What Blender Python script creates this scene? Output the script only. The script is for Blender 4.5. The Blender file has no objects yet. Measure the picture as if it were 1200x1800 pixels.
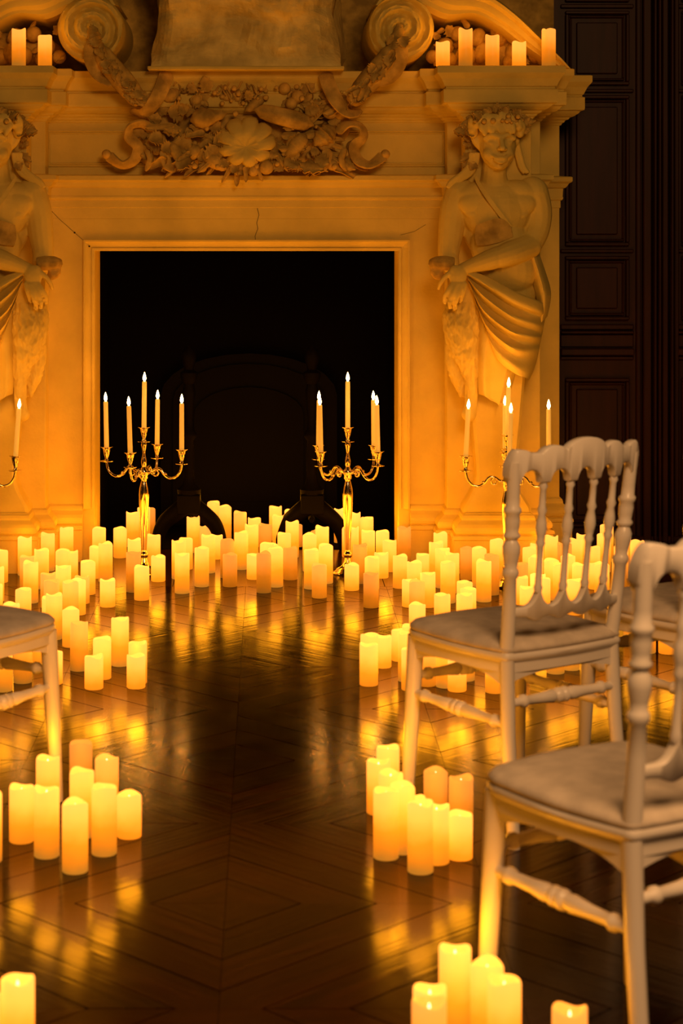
import bpy, bmesh, math, random
from mathutils import Vector, Matrix, noise as mnoise
R = random.Random(7)
SC = bpy.context.scene
COL = SC.collection
PI = math.pi

# ------------------------------------------------------------------ camera, world, light, exposure
F = 3450.0            # focal length in pixels of the 1200x1800 frame
VX, VY = 472.0, 400.0  # vanishing point of the depth direction / horizon row
EYE = 1.42
cd = bpy.data.cameras.new('camera')
cd.sensor_fit = 'VERTICAL'; cd.sensor_height = 36.0; cd.sensor_width = 24.0
cd.lens = F / 1800 * 36
cd.shift_x = (600 - VX) / 1800; cd.shift_y = -(900 - VY) / 1800
cd.dof.use_dof = True; cd.dof.focus_distance = 8.0; cd.dof.aperture_fstop = 5.6
cd.clip_end = 60
cam = bpy.data.objects.new('camera', cd); COL.objects.link(cam)
cam.location = (0, 0, EYE); cam.rotation_euler = (PI / 2, 0, 0)
SC.camera = cam

wd = bpy.data.worlds.new('world'); SC.world = wd; wd.use_nodes = True
bg = wd.node_tree.nodes['Background']
bg.inputs[0].default_value = (1.0, 0.5, 0.2, 1); bg.inputs[1].default_value = 0.006

def area(name, loc, target, size, power, color):
    l = bpy.data.lights.new(name, 'AREA'); l.shape = 'DISK'; l.size = size; l.energy = power; l.color = color
    o = bpy.data.objects.new(name, l); COL.objects.link(o); o.location = loc
    o.rotation_euler = (Vector(target) - Vector(loc)).to_track_quat('-Z', 'Y').to_euler()
    return o
# added soft fill light above the seats, its source out of view
area('hall_fill', (1.0, 1.3, 3.3), (0.6, 4.0, 0.4), 1.6, 120, (1.0, 0.50, 0.19))

vs = SC.view_settings
SC.display_settings.display_device = 'sRGB'
vs.view_transform = 'Standard'; vs.look = 'None'; vs.exposure = 0.0; vs.gamma = 1.0; vs.use_curve_mapping = False

# ------------------------------------------------------------------ helpers
def W(px, py, Y):
    return Vector(((px - VX) * Y / F, Y, EYE - (py - VY) * Y / F))

def mesh(name, verts, faces, smooth=True):
    m = bpy.data.meshes.new(name)
    m.from_pydata([tuple(v) for v in verts], [], faces)
    m.update()
    if smooth:
        m.polygons.foreach_set('use_smooth', [True] * len(m.polygons))
    return m

def obj(name, me, mat=None, parent=None, loc=None, rot=None, scale=None):
    o = bpy.data.objects.new(name, me); COL.objects.link(o)
    if mat is not None and me is not None and len(me.materials) == 0:
        me.materials.append(mat)
    if parent is not None: o.parent = parent
    if loc is not None: o.location = loc
    if rot is not None: o.rotation_euler = rot
    if scale is not None: o.scale = scale
    return o

def tag(o, label=None, cat=None, group=None, kind=None):
    if label: o['label'] = label
    if cat: o['category'] = cat
    if group: o['group'] = group
    if kind: o['kind'] = kind
    return o

def empty(name, loc=(0, 0, 0), rotz=0, parent=None):
    o = bpy.data.objects.new(name, None); COL.objects.link(o); o.location = loc
    o.rotation_euler = (0, 0, rotz); o.empty_display_size = 0.05
    if parent is not None: o.parent = parent
    return o

def copy_tree(o, parent=None):
    c = o.copy(); COL.objects.link(c); c.parent = parent
    for ch in list(o.children): copy_tree(ch, c)
    return c

class MB:
    """collects closed shapes of ONE part"""
    def __init__(s): s.v = []; s.f = []
    def add(s, v, f, M=None):
        b = len(s.v)
        s.v += [(M @ Vector(p)) if M is not None else Vector(p) for p in v]
        s.f += [tuple(b + i for i in q) for q in f]
        return s
    def box(s, x0, x1, y0, y1, z0, z1, M=None):
        v = [(x0, y0, z0), (x1, y0, z0), (x1, y1, z0), (x0, y1, z0), (x0, y0, z1), (x1, y0, z1), (x1, y1, z1), (x0, y1, z1)]
        f = [(0, 3, 2, 1), (4, 5, 6, 7), (0, 1, 5, 4), (1, 2, 6, 5), (2, 3, 7, 6), (3, 0, 4, 7)]
        return s.add(v, f, M)
    def lathe(s, prof, n=16, M=None):
        v = []; f = []
        for r, z in prof:
            for i in range(n):
                a = 2 * PI * i / n
                v.append((r * math.cos(a), r * math.sin(a), z))
        for k in range(len(prof) - 1):
            for i in range(n):
                j = (i + 1) % n
                f.append((k * n + i, k * n + j, (k + 1) * n + j, (k + 1) * n + i))
        f.append(tuple(reversed(range(n))))
        f.append(tuple(range((len(prof) - 1) * n, len(prof) * n)))
        return s.add(v, f, M)
    def turned(s, p0, p1, prof, n=12):
        """lathe along p0->p1; prof = (t along in metres or 0..1 fraction, r)"""
        p0 = Vector(p0); p1 = Vector(p1); d = p1 - p0; L = d.length
        M = Matrix.Translation(p0) @ d.to_track_quat('Z', 'Y').to_matrix().to_4x4()
        return s.lathe([(r, t * L) for t, r in prof], n, M)
    def tube(s, pts, rad, n=10, flat=1.0):
        pts = [Vector(p) for p in pts]; N = len(pts)
        if not isinstance(rad, (list, tuple)): rad = [rad] * N
        v = []; f = []; up = None
        for k in range(N):
            t = (pts[min(k + 1, N - 1)] - pts[max(k - 1, 0)]).normalized()
            if up is None:
                up = Vector((0, 0, 1)) if abs(t.z) < 0.9 else Vector((0, 1, 0))
            a = t.cross(up).normalized(); b = a.cross(t).normalized(); up = b
            for i in range(n):
                q = 2 * PI * i / n
                v.append(pts[k] + a * (rad[k] * math.cos(q)) + b * (rad[k] * flat * math.sin(q)))
        for k in range(N - 1):
            for i in range(n):
                j = (i + 1) % n
                f.append((k * n + i, k * n + j, (k + 1) * n + j, (k + 1) * n + i))
        f.append(tuple(reversed(range(n)))); f.append(tuple(range((N - 1) * n, N * n)))
        return s.add(v, f)
    def ell(s, c, r, M3=None, nu=14, nv=9):
        v = []; f = []
        v.append((0, 0, -1))
        for k in range(1, nv):
            t = -PI / 2 + PI * k / nv
            for i in range(nu):
                a = 2 * PI * i / nu
                v.append((math.cos(t) * math.cos(a), math.cos(t) * math.sin(a), math.sin(t)))
        v.append((0, 0, 1)); top = len(v) - 1
        for i in range(nu):
            j = (i + 1) % nu
            f.append((0, 1 + j, 1 + i))
            for k in range(nv - 2):
                f.append((1 + k * nu + i, 1 + k * nu + j, 1 + (k + 1) * nu + j, 1 + (k + 1) * nu + i))
            f.append((1 + (nv - 2) * nu + i, 1 + (nv - 2) * nu + j, top))
        M = Matrix.Translation(Vector(c)) @ (M3.to_4x4() if M3 is not None else Matrix()) @ Matrix.Diagonal((r[0], r[1], r[2], 1))
        return s.add(v, f, M)
    def sweep(s, prof, path):
        """profile (offset outward, z) along a plan polyline; outward = right of travel"""
        n = len(path); P = [Vector(p) for p in path]; v = []; f = []; m = len(prof)
        for k in range(n):
            nn = []
            if k > 0:
                d = (P[k] - P[k - 1]).normalized(); nn.append(Vector((d.y, -d.x)))
            if k < n - 1:
                d = (P[k + 1] - P[k]).normalized(); nn.append(Vector((d.y, -d.x)))
            if len(nn) == 1: o = nn[0]
            else: o = (nn[0] + nn[1]) / (1 + nn[0].dot(nn[1]))
            for off, z in prof:
                q = P[k] + o * off
                v.append((q.x, q.y, z))
        for k in range(n - 1):
            for i in range(m - 1):
                f.append((k * m + i, (k + 1) * m + i, (k + 1) * m + i + 1, k * m + i + 1))
        f.append(tuple(range(m))); f.append(tuple(reversed(range((n - 1) * m, n * m))))
        return s.add(v, f)
    def slab(s, outline, y0, y1):
        """(x, z) outline extruded in y"""
        n = len(outline)
        v = [(x, y0, z) for x, z in outline] + [(x, y1, z) for x, z in outline]
        f = [tuple(range(n)), tuple(reversed(range(n, 2 * n)))]
        for i in range(n):
            j = (i + 1) % n
            f.append((j, i, n + i, n + j))
        return s.add(v, f)
    def build(s, name, mat, parent=None, smooth=False, bevel=0, auto=None, loc=None):
        m = mesh(name, s.v, s.f, smooth)
        bm = bmesh.new(); bm.from_mesh(m)
        bmesh.ops.recalc_face_normals(bm, faces=bm.faces)
        if bevel:
            bmesh.ops.bevel(bm, geom=[e for e in bm.edges if e.calc_face_angle(0) > 0.6], offset=bevel, segments=1, affect='EDGES', clamp_overlap=True)
        bm.to_mesh(m); bm.free()
        if smooth:
            m.set_sharp_from_angle(angle=auto if auto else 0.9)
        return obj(name, m, mat, parent, loc)

def remesh(o, voxel, smooth_iter=4, factor=0.5, sculpt=None):
    """union of the closed shapes of one part into one continuous skin"""
    md = o.modifiers.new('r', 'REMESH'); md.mode = 'VOXEL'; md.voxel_size = voxel; md.use_smooth_shade = True
    md2 = o.modifiers.new('s', 'SMOOTH'); md2.iterations = smooth_iter; md2.factor = factor
    dg = bpy.context.evaluated_depsgraph_get()
    me = bpy.data.meshes.new_from_object(o.evaluated_get(dg))
    o.modifiers.clear(); mats = list(o.data.materials); old = o.data
    o.data = me; me.materials.clear()
    for m in mats: me.materials.append(m)
    bpy.data.meshes.remove(old)
    if sculpt:
        co = [v.co.copy() for v in me.vertices]; no = [v.normal.copy() for v in me.vertices]
        for v, c, n in zip(me.vertices, co, no):
            d = sculpt(c, n)
            if d: v.co = c + n * d
    me.polygons.foreach_set('use_smooth', [True] * len(me.polygons)); me.update()
    return o

# ------------------------------------------------------------------ materials
def new_mat(name):
    m = bpy.data.materials.new(name); m.use_nodes = True
    nt = m.node_tree; return m, nt, nt.nodes['Principled BSDF']

def mk(name, base, rough=0.5, metal=0.0, var=0.0, scale=8.0, bump=0.0, bscale=60.0, spec=0.5, dark=None, stretch=None, rvar=0.0):
    m, nt, p = new_mat(name); L = nt.links
    p.inputs['Base Color'].default_value = (*base, 1); p.inputs['Roughness'].default_value = rough
    p.inputs['Metallic'].default_value = metal; p.inputs['Specular IOR Level'].default_value = spec
    tc = nt.nodes.new('ShaderNodeTexCoord'); mp = nt.nodes.new('ShaderNodeMapping')
    L.new(tc.outputs['Object'], mp.inputs[0])
    if stretch: mp.inputs['Scale'].default_value = stretch
    if var or dark:
        n = nt.nodes.new('ShaderNodeTexNoise'); n.inputs['Scale'].default_value = scale; n.inputs['Detail'].default_value = 6
        L.new(mp.outputs[0], n.inputs['Vector'])
        r = nt.nodes.new('ShaderNodeValToRGB')
        d = dark if dark else tuple(c * (1 - var) for c in base)
        r.color_ramp.elements[0].position = 0.35; r.color_ramp.elements[0].color = (*d, 1)
        r.color_ramp.elements[1].position = 0.65; r.color_ramp.elements[1].color = (*[min(1, c * (1 + var * 0.4)) for c in base], 1)
        L.new(n.outputs['Fac'], r.inputs[0]); L.new(r.outputs[0], p.inputs['Base Color'])
    if bump:
        n2 = nt.nodes.new('ShaderNodeTexNoise'); n2.inputs['Scale'].default_value = bscale; n2.inputs['Detail'].default_value = 5
        L.new(mp.outputs[0], n2.inputs['Vector'])
        b = nt.nodes.new('ShaderNodeBump'); b.inputs['Strength'].default_value = bump; b.inputs['Distance'].default_value = 0.01
        L.new(n2.outputs['Fac'], b.inputs['Height']); L.new(b.outputs[0], p.inputs['Normal'])
    return m

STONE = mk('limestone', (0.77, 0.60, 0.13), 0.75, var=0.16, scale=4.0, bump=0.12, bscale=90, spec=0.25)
STONE_DARK = mk('limestone_shade_toned', (0.58, 0.39, 0.08), 0.8, var=0.45, scale=16, bump=0.2, bscale=120, spec=0.25)  # darker limestone: the shade of the carving is put into the base colour
ROUGH = mk('rough_hewn_stone', (0.90, 0.70, 0.20), 0.85, var=0.30, scale=9, bump=0.5, bscale=45, spec=0.2)
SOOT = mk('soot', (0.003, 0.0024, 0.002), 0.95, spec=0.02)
IRON = mk('black_iron', (0.0018, 0.0012, 0.001), 0.6, spec=0.05)
SILVER = mk('silver_plate', (0.78, 0.66, 0.46), 0.12, metal=1.0)
LACQUER = mk('white_lacquer', (0.80, 0.76, 0.70), 0.28, spec=0.5)
VELVET = mk('cream_velvet', (0.66, 0.59, 0.50), 0.95, var=0.16, scale=22, bump=0.15, bscale=180, spec=0.1)
OAK = mk('dark_panelling', (0.030, 0.0065, 0.003), 0.45, var=0.35, scale=5, stretch=(6, 6, 0.6), spec=0.25)
CRACK = mk('crack', (0.05, 0.03, 0.015), 0.9, spec=0.1)

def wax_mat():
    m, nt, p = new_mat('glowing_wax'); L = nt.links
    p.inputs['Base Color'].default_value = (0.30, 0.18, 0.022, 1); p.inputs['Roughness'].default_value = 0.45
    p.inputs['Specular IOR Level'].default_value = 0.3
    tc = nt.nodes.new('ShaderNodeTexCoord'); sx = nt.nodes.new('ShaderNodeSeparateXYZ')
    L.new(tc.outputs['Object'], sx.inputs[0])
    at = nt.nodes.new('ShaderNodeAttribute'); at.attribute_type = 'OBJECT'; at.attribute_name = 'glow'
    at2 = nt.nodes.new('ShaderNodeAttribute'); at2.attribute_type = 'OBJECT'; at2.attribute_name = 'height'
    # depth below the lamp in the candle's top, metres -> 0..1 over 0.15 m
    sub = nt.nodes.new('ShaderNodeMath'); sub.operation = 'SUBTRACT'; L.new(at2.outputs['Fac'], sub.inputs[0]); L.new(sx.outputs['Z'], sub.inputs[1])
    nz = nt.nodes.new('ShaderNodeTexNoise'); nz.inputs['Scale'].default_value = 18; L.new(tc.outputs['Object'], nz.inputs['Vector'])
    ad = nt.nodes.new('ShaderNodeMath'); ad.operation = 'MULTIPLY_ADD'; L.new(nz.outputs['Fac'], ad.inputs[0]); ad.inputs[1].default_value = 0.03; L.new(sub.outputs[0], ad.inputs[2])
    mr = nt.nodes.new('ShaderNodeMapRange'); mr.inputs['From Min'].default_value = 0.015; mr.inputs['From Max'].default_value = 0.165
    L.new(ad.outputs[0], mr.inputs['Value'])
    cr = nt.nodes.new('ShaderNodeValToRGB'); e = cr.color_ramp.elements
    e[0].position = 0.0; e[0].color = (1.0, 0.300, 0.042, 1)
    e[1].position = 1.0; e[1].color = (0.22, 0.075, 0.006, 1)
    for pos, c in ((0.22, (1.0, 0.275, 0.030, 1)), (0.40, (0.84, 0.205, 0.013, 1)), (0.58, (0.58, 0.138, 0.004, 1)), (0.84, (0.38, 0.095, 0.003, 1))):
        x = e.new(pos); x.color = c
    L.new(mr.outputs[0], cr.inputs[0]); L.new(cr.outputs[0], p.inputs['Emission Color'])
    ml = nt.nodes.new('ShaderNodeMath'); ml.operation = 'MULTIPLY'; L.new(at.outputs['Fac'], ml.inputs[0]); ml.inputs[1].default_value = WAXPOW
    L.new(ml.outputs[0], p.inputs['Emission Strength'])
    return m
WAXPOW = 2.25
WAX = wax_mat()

def emit(name, col, s, base=(0.8, 0.6, 0.3), rough=0.5):
    m, nt, p = new_mat(name)
    p.inputs['Base Color'].default_value = (*base, 1); p.inputs['Roughness'].default_value = rough
    p.inputs['Emission Color'].default_value = (*col, 1); p.inputs['Emission Strength'].default_value = s
    return m
FLAME = emit('flame', (1.0, 0.60, 0.22), 22.0)
LED = emit('led', (1.0, 0.80, 0.42), 2.4)
TAPER = emit('taper_wax', (1.0, 0.42, 0.035), 0.42, (0.80, 0.62, 0.34), 0.4)  # wax emission stands in for flame light scattered inside the taper

def wood_floor():
    m, nt, p = new_mat('dark_oak_parquet'); L = nt.links
    tc = nt.nodes.new('ShaderNodeTexCoord'); oi = nt.nodes.new('ShaderNodeObjectInfo')
    mp = nt.nodes.new('ShaderNodeMapping'); mp.inputs['Scale'].default_value = (2.2, 26, 26)
    cb = nt.nodes.new('ShaderNodeCombineXYZ'); mlt = nt.nodes.new('ShaderNodeMath'); mlt.operation = 'MULTIPLY'; mlt.inputs[1].default_value = 50
    L.new(oi.outputs['Random'], mlt.inputs[0]); L.new(mlt.outputs[0], cb.inputs[2])
    L.new(tc.outputs['Object'], mp.inputs[0]); L.new(cb.outputs[0], mp.inputs['Location'])
    n = nt.nodes.new('ShaderNodeTexNoise'); n.inputs['Scale'].default_value = 1.5; n.inputs['Detail'].default_value = 7; n.inputs['Distortion'].default_value = 0.6
    L.new(mp.outputs[0], n.inputs['Vector'])
    r = nt.nodes.new('ShaderNodeValToRGB')
    r.color_ramp.elements[0].position = 0.3; r.color_ramp.elements[0].color = (0.006, 0.0011, 0.0003, 1)
    r.color_ramp.elements[1].position = 0.72; r.color_ramp.elements[1].color = (0.030, 0.0068, 0.0014, 1)
    L.new(n.outputs['Fac'], r.inputs[0])
    hs = nt.nodes.new('ShaderNodeHueSaturation'); L.new(r.outputs[0], hs.inputs['Color'])
    mr = nt.nodes.new('ShaderNodeMapRange'); mr.inputs['To Min'].default_value = 0.6; mr.inputs['To Max'].default_value = 1.35
    L.new(oi.outputs['Random'], mr.inputs['Value']); L.new(mr.outputs[0], hs.inputs['Value'])
    L.new(hs.outputs[0], p.inputs['Base Color'])
    n2 = nt.nodes.new('ShaderNodeTexNoise'); n2.inputs['Scale'].default_value = 9; n2.inputs['Detail'].default_value = 3
    L.new(tc.outputs['Object'], n2.inputs['Vector'])
    m2 = nt.nodes.new('ShaderNodeMapRange'); m2.inputs['To Min'].default_value = 0.10; m2.inputs['To Max'].default_value = 0.21
    L.new(n2.outputs['Fac'], m2.inputs['Value']); L.new(m2.outputs[0], p.inputs['Roughness'])
    b = nt.nodes.new('ShaderNodeBump'); b.inputs['Strength'].default_value = 0.13; b.inputs['Distance'].default_value = 0.004
    L.new(n.outputs['Fac'], b.inputs['Height']); L.new(b.outputs[0], p.inputs['Normal'])
    p.inputs['Specular IOR Level'].default_value = 0.16
    p.inputs['Specular Tint'].default_value = (1.0, 0.72, 0.45, 1)
    return m
PARQUET = wood_floor()
GROUT = mk('floor_bed', (0.004, 0.0015, 0.0006), 0.95, spec=0.0)
HEARTH = mk('hearth_slab', (0.028, 0.010, 0.003), 0.18, var=0.4, scale=6, spec=0.26, bump=0.03)
# ------------------------------------------------------------------ floor
CX = -0.0943                       # axis of the chimney piece
TILE, GX, GY = 0.555, -0.0905, 4.124
HEARTH_Y = 7.764
fb = MB(); fb.box(-4.2, 4.2, -3.2, 9.6, -0.06, -0.003)
floor = fb.build('floor', GROUT); tag(floor, 'dark glossy parquet floor of diagonal planks', None, None, 'structure')

def clip(poly, a, b, c):
    out = []
    for i in range(len(poly)):
        p, q = poly[i], poly[(i + 1) % len(poly)]
        dp = a * p[0] + b * p[1] - c; dq = a * q[0] + b * q[1] - c
        if dp <= 0: out.append(p)
        if dp * dq < 0:
            t = dp / (dp - dq); out.append((p[0] + t * (q[0] - p[0]), p[1] + t * (q[1] - p[1])))
    return out

NPL = 7
HALF = TILE / math.sqrt(2)         # half diagonal
PW = 2 * HALF / NPL
def plank_poly(k, ymax_cut=None):
    g = 0.0016
    y0 = -HALF + k * PW + g; y1 = y0 + PW - 2 * g
    h = HALF - 0.0007
    poly = [(h, 0), (0, h), (-h, 0), (0, -h)]
    poly = clip(poly, 0, 1, y1); poly = clip(poly, 0, -1, -y0)
    return poly
def plank_geo(poly, z=0.0):
    n = len(poly)
    v = [(*p, z - 0.018) for p in poly] + [(*p, z) for p in poly]
    f = [tuple(range(n, 2 * n))]
    for i in range(n):
        j = (i + 1) % n
        f.append((i, j, n + j, n + i))
    return v, f
plank_me = []
for k in range(NPL):
    v, f = plank_geo(plank_poly(k))
    me = mesh('plank', v, f, False); me.materials.append(PARQUET); plank_me.append(me)

cands = []
for i in range(-6, 7):
    for j in range(-12, 8):
        cx = GX + (i + 0.5) * TILE; cy = GY + (j + 0.5) * TILE
        if cy < -2.5 or cy > HEARTH_Y + TILE / 2: continue
        ang = PI / 4 if (i + j) % 2 else -PI / 4
        for k in range(NPL):
            # centre of the plank in the floor plane
            yl = -HALF + (k + 0.5) * PW
            wx = cx - math.sin(ang) * yl; wy = cy + math.cos(ang) * yl
            vis = False; size = 0
            if wy > 2.4:
                px = VX + wx / wy * F; py = VY + EYE / wy * F
                half_px = (HALF - abs(yl)) / wy * F
                vis = -half_px * 0.8 < px < 1200 + half_px * 0.8 and py < 1850
                size = (PW * (HALF - abs(yl)) + 1e-3) / wy ** 3
            cands.append((vis, size, cx, cy, ang, k))
show = sorted([c for c in cands if c[0]], key=lambda c: -c[1])
keep = set(id(c) for c in show[:300])
rest = MB()
for c in cands:
    vis, size, cx, cy, ang, k = c
    over = cy + TILE / 2 > HEARTH_Y
    if id(c) in keep and not over:
        o = obj('plank', plank_me[k], None, floor, (cx, cy, R.uniform(-0.0003, 0.0002)), (R.uniform(-.0010, .0010), R.uniform(-.0010, .0010), ang + (PI if R.random() < .5 and k == 3 else 0)))
    else:
        v, f = plank_geo(plank_poly(k))
        if over:   # last row is cut along the hearth
            M = Matrix.Translation((cx, cy, 0)) @ Matrix.Rotation(ang, 4, 'Z'); Mi = M.inverted()
            pw = [tuple((M @ Vector((p[0], p[1], 0)))[:2]) for p in plank_poly(k)]
            pw = clip(pw, 0, 1, HEARTH_Y - 0.002)
            if len(pw) < 3: continue
            v, f = plank_geo([tuple((Mi @ Vector((p[0], p[1], 0)))[:2]) for p in pw])
            if id(c) in keep:
                o = obj('plank', mesh('plank', v, f, False), PARQUET, floor, (cx, cy, 0), (0, 0, ang)); continue
        rest.add(v, f, Matrix.Translation((cx, cy, -0.0004)) @ Matrix.Rotation(ang, 4, 'Z'))
po = rest.build('outer_planks', PARQUET, floor); po['kind'] = 'stuff'
hx = [-3.6, -2.3, -1.25, -0.38, 0.46, 1.3, 2.4, 3.6]
for a, b in zip(hx[:-1], hx[1:]):
    m = MB(); m.box(a + .001, b - .001, HEARTH_Y, 9.5, -0.02, 0.0)
    m.build('hearth_slab', HEARTH, floor, bevel=0.0012)

# ------------------------------------------------------------------ fireplace
YC, YI, YB, YK = 8.38, 8.26, 8.10, 8.60      # planes: centre, pier, caryatid block, outer layer
fp = empty('fireplace', (CX, YC, 0))
tag(fp, 'monumental carved limestone fireplace with a dark open hearth and scrolled mantel', 'fireplace')
def part(mb, name, mat=STONE, parent=None, **k):
    o = mb.build(name, mat, None, **k)
    o.parent = parent or fp
    if parent is None: o.matrix_parent_inverse = Matrix.Translation((-CX, -YC, 0))
    return o
U0, U1, U2, U3 = 0.6475, 0.845, 0.904, 1.041
U4, U5, U6 = 1.178, 1.237, 1.368
ZO = 1.320
def mirror(path):
    r = [(CX + u, y) for u, y in path]; l = [(CX - u, y) for u, y in reversed(path)]
    return l + r
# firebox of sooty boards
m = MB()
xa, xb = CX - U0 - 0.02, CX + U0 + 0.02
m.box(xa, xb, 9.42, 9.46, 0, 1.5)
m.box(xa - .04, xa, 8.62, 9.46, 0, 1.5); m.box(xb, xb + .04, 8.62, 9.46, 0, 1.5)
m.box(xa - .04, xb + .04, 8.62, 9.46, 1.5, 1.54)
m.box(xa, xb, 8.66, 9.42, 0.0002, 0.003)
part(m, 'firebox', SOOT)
# iron fireback
m = MB(); out = [(-.42, 0), (.42, 0), (.42, .62)] + [(.42 * math.cos(a), .62 + .2 * math.sin(a)) for a in [PI * k / 12 for k in range(1, 12)]] + [(-.42, .62)]
m.slab([(CX + x, z) for x, z in out], 9.36, 9.42)
m.slab([(CX + x * .86, .05 + z * .88) for x, z in out], 9.345, 9.37)
m.slab([(CX + x * .62, .12 + z * .66) for x, z in out], 9.33, 9.36)
part(m, 'fireback', IRON)
# jambs, lintel, piers
for s in (-1, 1):
    m = MB(); a, b = sorted((CX + s * U0, CX + s * (U1 + .01))); m.box(a, b, YC, 8.64, 0, ZO + .14); part(m, 'jamb', bevel=0.003)
    m = MB(); a, b = sorted((CX + s * U1, CX + s * U5)); m.box(a, b, YI, 9.1, 0, 1.64); part(m, 'pier', bevel=0.002)
    m = MB(); a, b = sorted((CX + s * (U5 - .02), CX + s * U6)); m.box(a, b, YK, 9.1, 0, 1.95); part(m, 'outer_pilaster', bevel=0.002)
    # frieze block over the caryatid
    m = MB(); a, b = sorted((CX + s * U2, CX + s * U4)); m.box(a, b, YB, 9.0, 1.60, 1.95)
    a, b = sorted((CX + s * U1, CX + s * U5)); m.box(a, b, YI, 9.0, 1.60, 1.95); part(m, 'frieze_block', bevel=0.002)
m = MB(); m.box(CX - U1 - .01, CX + U1 + .01, YC, 9.1, ZO + .138, 1.95); part(m, 'lintel')
m = MB(); m.box(CX - U0 - .005, CX + U0 + .005, YC, 8.66, ZO, ZO + .14); part(m, 'lintel_course', bevel=0.003)
# architrave around the opening
m = MB(); prof = [(0.0, -.006), (0.003, .004), (.012, .006), (.014, .0), (.024, .006), (.036, .016), (.040, .022), (.047, .022), (.049, -.002)]
v = []; f = []
for o_, pr in prof:
    xl, xr, zt = CX - U0 - o_ , CX + U0 + o_, ZO + o_
    y = YC - pr
    v += [(xl, y, 0.22), (xl, y, zt), (xr, y, zt), (xr, y, 0.22)]
for k in range(len(prof) - 1):
    for i in range(3):
        f.append((k * 4 + i, k * 4 + i + 1, k * 4 + 5 + i, k * 4 + 4 + i))
m.add(v, f); part(m, 'architrave')
# mitre joints and cracks of the lintel
def crack(pts, r=0.0011, Y=YC - .001):
    m = MB(); m.tube([W(x, y, Y) for x, y in pts], r, 5); part(m, 'crack', CRACK)
crack([(452, 366), (455, 378), (451, 392), (453, 402), (448, 415), (449, 424)])
crack([(84, 364), (104, 385), (131, 409), (147, 423)], .0007)
crack([(748, 395), (728, 407), (704, 413)], .0006)
for x, y in ((131, 409), (157, 433)):
    m = MB(); m.ell(W(x, y, YC - .012 if x > 140 else YC), (.004, .004, .004), None, 8, 5); part(m, 'chip', CRACK)
# ledge between lintel and frieze
P_LEDGE = [(0, 1.505), (.004, 1.507), (.004, 1.537), (.010, 1.540), (.013, 1.545), (.014, 1.552), (.012, 1.555), (.014, 1.590), (.024, 1.594), (.030, 1.602), (.036, 1.612), (.046, 1.618), (.050, 1.622), (.050, 1.639), (.046, 1.642), (0, 1.646)]
part(MB().sweep(P_LEDGE, mirror([(U1, YC), (U1, YI), (U5, YI), (U5, YK), (U6, YK), (U6, 9.1)])), 'ledge')
# cornice
P_COR = [(0, 1.866), (.006, 1.868), (.010, 1.876), (.018, 1.880), (.022, 1.888), (.034, 1.892), (.040, 1.900), (.056, 1.905), (.072, 1.916), (.080, 1.926), (.094, 1.930), (.096, 1.938),
         (.096, 1.984), (.086, 1.988), (.086, 1.994), (.092, 1.998), (.097, 2.010), (.106, 2.028), (.118, 2.042), (.124, 2.050), (.124, 2.076), (.118, 2.079), (-.10, 2.079)]
PATH_E = mirror([(U1, YC), (U1, YI), (U2, YI), (U2, YB), (U4, YB), (U4, YI), (U5, YI), (U5, YK), (U6, YK), (U6, 9.1)])
part(MB().sweep(P_COR, PATH_E), 'cornice')
m = MB()
m.box(CX - U1 - .01, CX + U1 + .01, YC + .02, 9.1, 1.94, 2.076)
for s in (-1, 1):
    a, b = sorted((CX + s * U2, CX + s * U4)); m.box(a + .01, b - .01, YB + .01, 9.1, 1.94, 2.0745)
    a, b = sorted((CX + s * U1, CX + s * U6)); m.box(a, b - .01, YK + .01, 9.1, 1.94, 2.073)
    a, b = sorted((CX + s * U1, CX + s * U5)); m.box(a, b - .01, YI + .01, 9.1, 1.94, 2.0735)
part(m, 'mantel_shelf')
# frieze panel moulding
m = MB(); prof = [(0, .001), (.0, .008), (.005, .010), (.009, .004), (.012, .007), (.014, .007), (.016, .001)]
A = W(82, 229, YC); B = W(784, 293, YC); v = []; f = []
for o_, pr in prof:
    y = YC - pr; v += [(A.x + o_, y, B.z + o_), (B.x - o_, y, B.z + o_), (B.x - o_, y, A.z - o_), (A.x + o_, y, A.z - o_)]
for k in range(len(prof) - 1):
    for i in range(4): f.append((k * 4 + i, k * 4 + (i + 1) % 4, k * 4 + 4 + (i + 1) % 4, k * 4 + 4 + i))
m.add(v, f); part(m, 'frieze_panel_moulding')
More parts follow.
